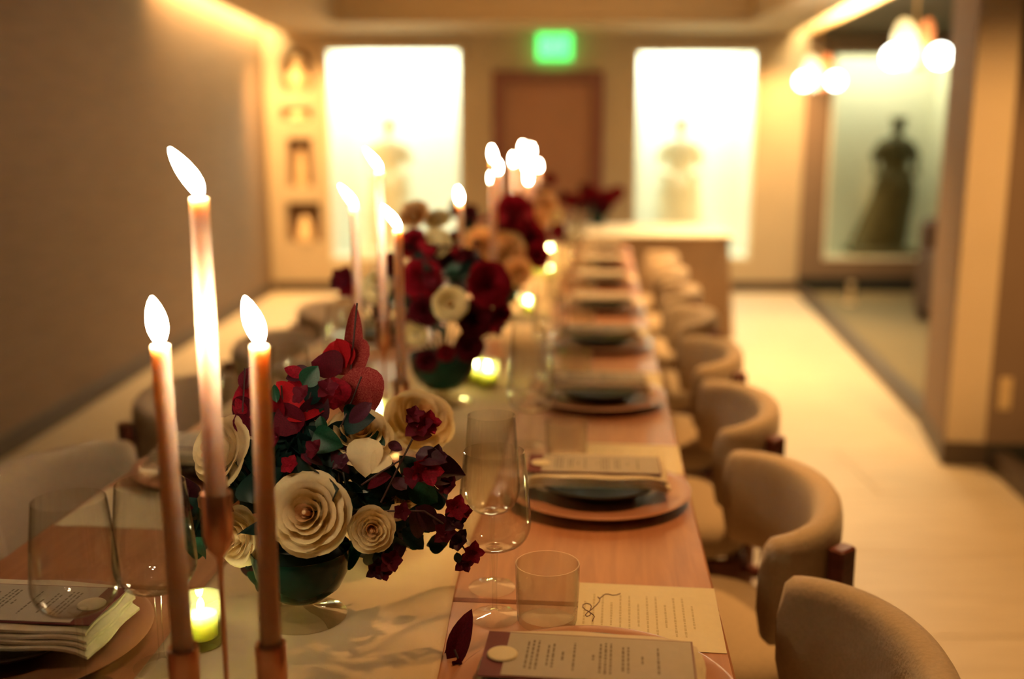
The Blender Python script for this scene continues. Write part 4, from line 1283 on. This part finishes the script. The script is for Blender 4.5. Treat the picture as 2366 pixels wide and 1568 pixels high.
# --- further arrangements
def arrangement(root_s, root_t, label, blooms, nleaf, sc=1.2, seed=1, spread=.16, hgt2=.22):
    r0 = T(root_s, root_t, TZ + .004)
    A = thing('flower_arrangement', label, 'flower arrangement', r0)
    bowl_parts(A, sc)
    stm = MB()
    rnd = random.Random(seed)
    for (px, py, Y, rpx, kind) in blooms:
        p = P(px, py, Y)
        dist = Y * cp + (CAM_H - p.z) * sp
        R_ = rpx / F_PX * dist
        q = p - r0
        d_ = Vector((q.x * 1.2, q.y - .6 * (.2 + abs(q.y)) - .12, max(q.z - .15, .02) * .6)) + Vector((rnd.uniform(-.05, .05), 0, rnd.uniform(-.03, .03)))
        if kind == 'anem':
            o = link('bloom', BL['cream'], A, q, face_rot(Vector((q.x, -1, .25))), R_, 'cream open bloom with a dark yellow centre')
            cm = MB().sphere((0, 0, .05), .24, 12, 8, (1, 1, .6))
            link('flower_centre', mesh('flower_centre', cm, M['pollen']), A, q + Vector((q.x, -1, .25)).normalized() * .12 * R_, face_rot(Vector((q.x, -1, .25))), R_)
        else:
            link('bloom', BL[kind], A, q, face_rot(d_), R_)
        stm.tube(stem_to(A, r0, p, .1 * sc), .0022, 6)
    obj('stems', stm, M['stem'], A)
    fl_ = {}
    for i in range(nleaf):
        mt = rnd.choice(['leaf2', 'leaf2', 'purple', 'burg', 'leaf', 'red'])
        a_, b_ = rnd.uniform(0, 2 * pi), rnd.uniform(0.1, 1.45)
        rad = rnd.uniform(.6, 1.0)
        p = Vector((sin(b_) * cos(a_) * spread * rad, sin(b_) * sin(a_) * spread * rad, .12 * sc + cos(b_) * hgt2 * rad))
        s_ = rnd.uniform(.04, .075)
        e = Euler((rnd.uniform(0, 6), rnd.uniform(-1.0, .4), rnd.uniform(0, 6)))
        link('leaf' if mt in ('leaf2', 'leaf', 'purple') else 'petal', leaf_mesh(mt, rnd.choice(['big', 'mid', 'mid'])), A, p, e, s_)
    return A, r0
A2, r2 = arrangement(st(W(1018, 905, TZ))[0] * 0 + -.01, 2.50, 'second centrepiece with crimson blooms round a cream open bloom, in a dark green bowl',
            [(1132, 655, 2.38, 52, 'red'), (1040, 702, 2.32, 40, 'anem'), (972, 640, 2.42, 48, 'red'), (958, 770, 2.40, 30, 'cream'), (1100, 735, 2.38, 44, 'burg'), (985, 835, 2.38, 26, 'burg'), (1005, 560, 2.5, 36, 'cream'),
             (1035, 590, 2.55, 34, 'burg'), (950, 560, 2.5, 36, 'red'), (1085, 800, 2.38, 34, 'burg'), (1030, 815, 2.36, 20, 'red'), (955, 492, 2.62, 36, 'peach'), (865, 665, 2.42, 38, 'cream'), (1160, 720, 2.45, 24, 'red'), (975, 720, 2.4, 36, 'burg'),
             (900, 610, 2.5, 30, 'burg'), (1010, 505, 2.7, 30, 'cream'), (1085, 600, 2.5, 28, 'burg'), (880, 720, 2.45, 28, 'burg')], 70, 1.25, 5, .17, .27)
for (x, y, s_, m_) in ((795, 645, .035, 'burg'), (808, 665, .030, 'red'), (782, 655, .025, 'purple')):
    floret(A2, r2, x, y, 2.4, s_, m_)
st2 = MB().tube([P(800, 655, 2.4) - r2, P(860, 740, 2.42) - r2, Vector((0, 0, .12))], .0022, 6)
obj('stems', st2, M['stem'], A2)
A3, r3 = arrangement(0.0, 3.85, 'third centrepiece with peach and crimson blooms behind the second one',
            [(1190, 487, 3.8, 44, 'red'), (1112, 568, 3.7, 44, 'peach'), (1172, 575, 3.75, 40, 'peach'), (1235, 550, 3.8, 36, 'red'), (1245, 590, 3.75, 30, 'red'), (1198, 628, 3.7, 32, 'peach'), (1050, 560, 3.8, 30, 'burg'),
             (1185, 530, 3.8, 34, 'burg'), (1080, 500, 3.9, 30, 'burg'), (1100, 640, 3.8, 34, 'burg'), (1215, 520, 3.9, 34, 'red'), (1150, 640, 3.7, 24, 'burg'), (1055, 478, 4.0, 26, 'burg')], 40, 1.25, 9, .15, .26)
A4, r4 = arrangement(0.0, 5.15, 'fourth centrepiece, a blurred mass of peach and dark blooms at the far end',
            [(1262, 468, 5.1, 26, 'peach'), (1245, 505, 5.0, 24, 'peach'), (1282, 500, 5.1, 20, 'cream'), (1272, 412, 5.2, 16, 'red'), (1225, 480, 5.1, 20, 'burg'), (1250, 445, 5.2, 18, 'burg'), (1290, 535, 5.0, 20, 'red')], 16, 1.1, 13, .13, .22)

# burgundy lily sprig lying by the runner in the front
sp0 = W(1064, 1510, TZ)
sp0.z = TZ + .004
SG = thing('flower_sprig', 'burgundy lily sprig resting at the front right edge of the runner', 'flower', sp0)
for (x0, y0, x1, y1, m_, kd, ws) in ((1048, 1545, 1082, 1398, 'burg', 'mid', .75), (1042, 1568, 1050, 1460, 'purple', 'mid', .8), (1060, 1580, 1062, 1500, 'leaf2', 'long', 1)):
    leaf(SG, sp0, x0, y0, x1, y1, 1.19, m_, kd, .03, (-.2, -.8, .6), wscale=ws * .85)
obj('stem', MB().tube([P(1075, 1568, 1.17) - sp0, P(1062, 1530, 1.18) - sp0, P(1050, 1500, 1.19) - sp0], .0014, 6), M['twig'], SG)
for (x, y) in ((1070, 1560), (1058, 1535)):
    floret(SG, sp0, x, y, 1.18, .010, 'burg')

# ------------------------------------------------------------------ far side table under a cloth, with a vase
cl_t = thing('side_table', 'cloth-draped table standing across the far end of the room', 'table', (0.95, 7.75, 0.0), 0)
obj('tabletop', MB().box((0, 0, .735), (1.22, .98, .03)), M['tabledark'], cl_t, smooth=False)
for x_ in (-.5, .5):
    for y_ in (-.4, .4):
        obj('leg', MB().box((x_, y_, .36), (.05, .05, .72)), M['tabledark'], cl_t, smooth=False)
def drape(u, v):
    # rounded rectangle footprint, pleats grow towards the floor
    a = 2 * pi * u
    e = .22
    cx_, sx_ = cos(a), sin(a)
    hx, hy = .625, .505
    x = hx * (abs(cx_) ** e) * (1 if cx_ > 0 else -1)
    y = hy * (abs(sx_) ** e) * (1 if sx_ > 0 else -1)
    k = v * (.035 + .03 * sin(34 * a) * 1.0)
    n_ = Vector((cx_, sx_))
    return (x + n_.x * k, y + n_.y * k, .752 - v * .745)
dm = MB().grid(drape, 200, 10, True)
dm.v += [(0, 0, .7525)]
ci = len(dm.v) - 1
for i in range(200): dm.f.append((i, (i + 1) % 200, ci))
tag(obj('tablecloth', dm, M['shadedcloth'], loc=(0.95, 7.75, 0), angle=180), 'floor-length cloth over the far table, its shade coloured brown', 'tablecloth')
tp = MB().box((0, 0, .760), (1.30, 1.06, .012), b=.004)
tag(obj('cloth_top', tp, M['whitecloth'], loc=(0.95, 7.75, 0), smooth=False), 'white top of the cloth on the far draped table', 'tablecloth')
vz = W(1381, 520, .77)
vz.z = .767
V = thing('flower_vase', 'dark vase of spreading crimson blooms on the white-topped far table', 'vase of flowers', vz)
obj('vase', MB().lathe([(0, 0), (.04, 0), (.06, .04), (.065, .09), (.05, .13), (.045, .15), (.04, .15), (.04, .02), (0, .02)], 24), M['bowl'], V)
vs_ = MB()
rr_ = random.Random(31)
for (x, y, r_, kd) in ((1320, 462, 18, 'red'), (1345, 470, 20, 'burg'), (1362, 448, 22, 'red'), (1385, 462, 22, 'burg'), (1408, 455, 20, 'red'), (1425, 445, 18, 'red'), (1300, 455, 14, 'burg'), (1350, 435, 14, 'burg'), (1395, 480, 18, 'burg')):
    p = P(x, y, vz.y - .03 + rr_.uniform(-.05, .05))
    link('bloom', BL[kd], V, p - vz, face_rot((rr_.uniform(-.5, .5), -1, .5)), r_ / F_PX * 8)
    vs_.tube([(0, 0, .12), tuple((p - vz) * .6 + Vector((0, 0, .04))), tuple(p - vz)], .003, 6)
obj('stems', vs_, M['stem'], V)
for i in range(16):
    a_ = rr_.uniform(0, 6.28)
    link('leaf', leaf_mesh('leaf2', 'mid'), V, (0.03 * cos(a_), .03 * sin(a_), .14), Euler((0, rr_.uniform(-1.2, -.4), a_)), rr_.uniform(.09, .16))
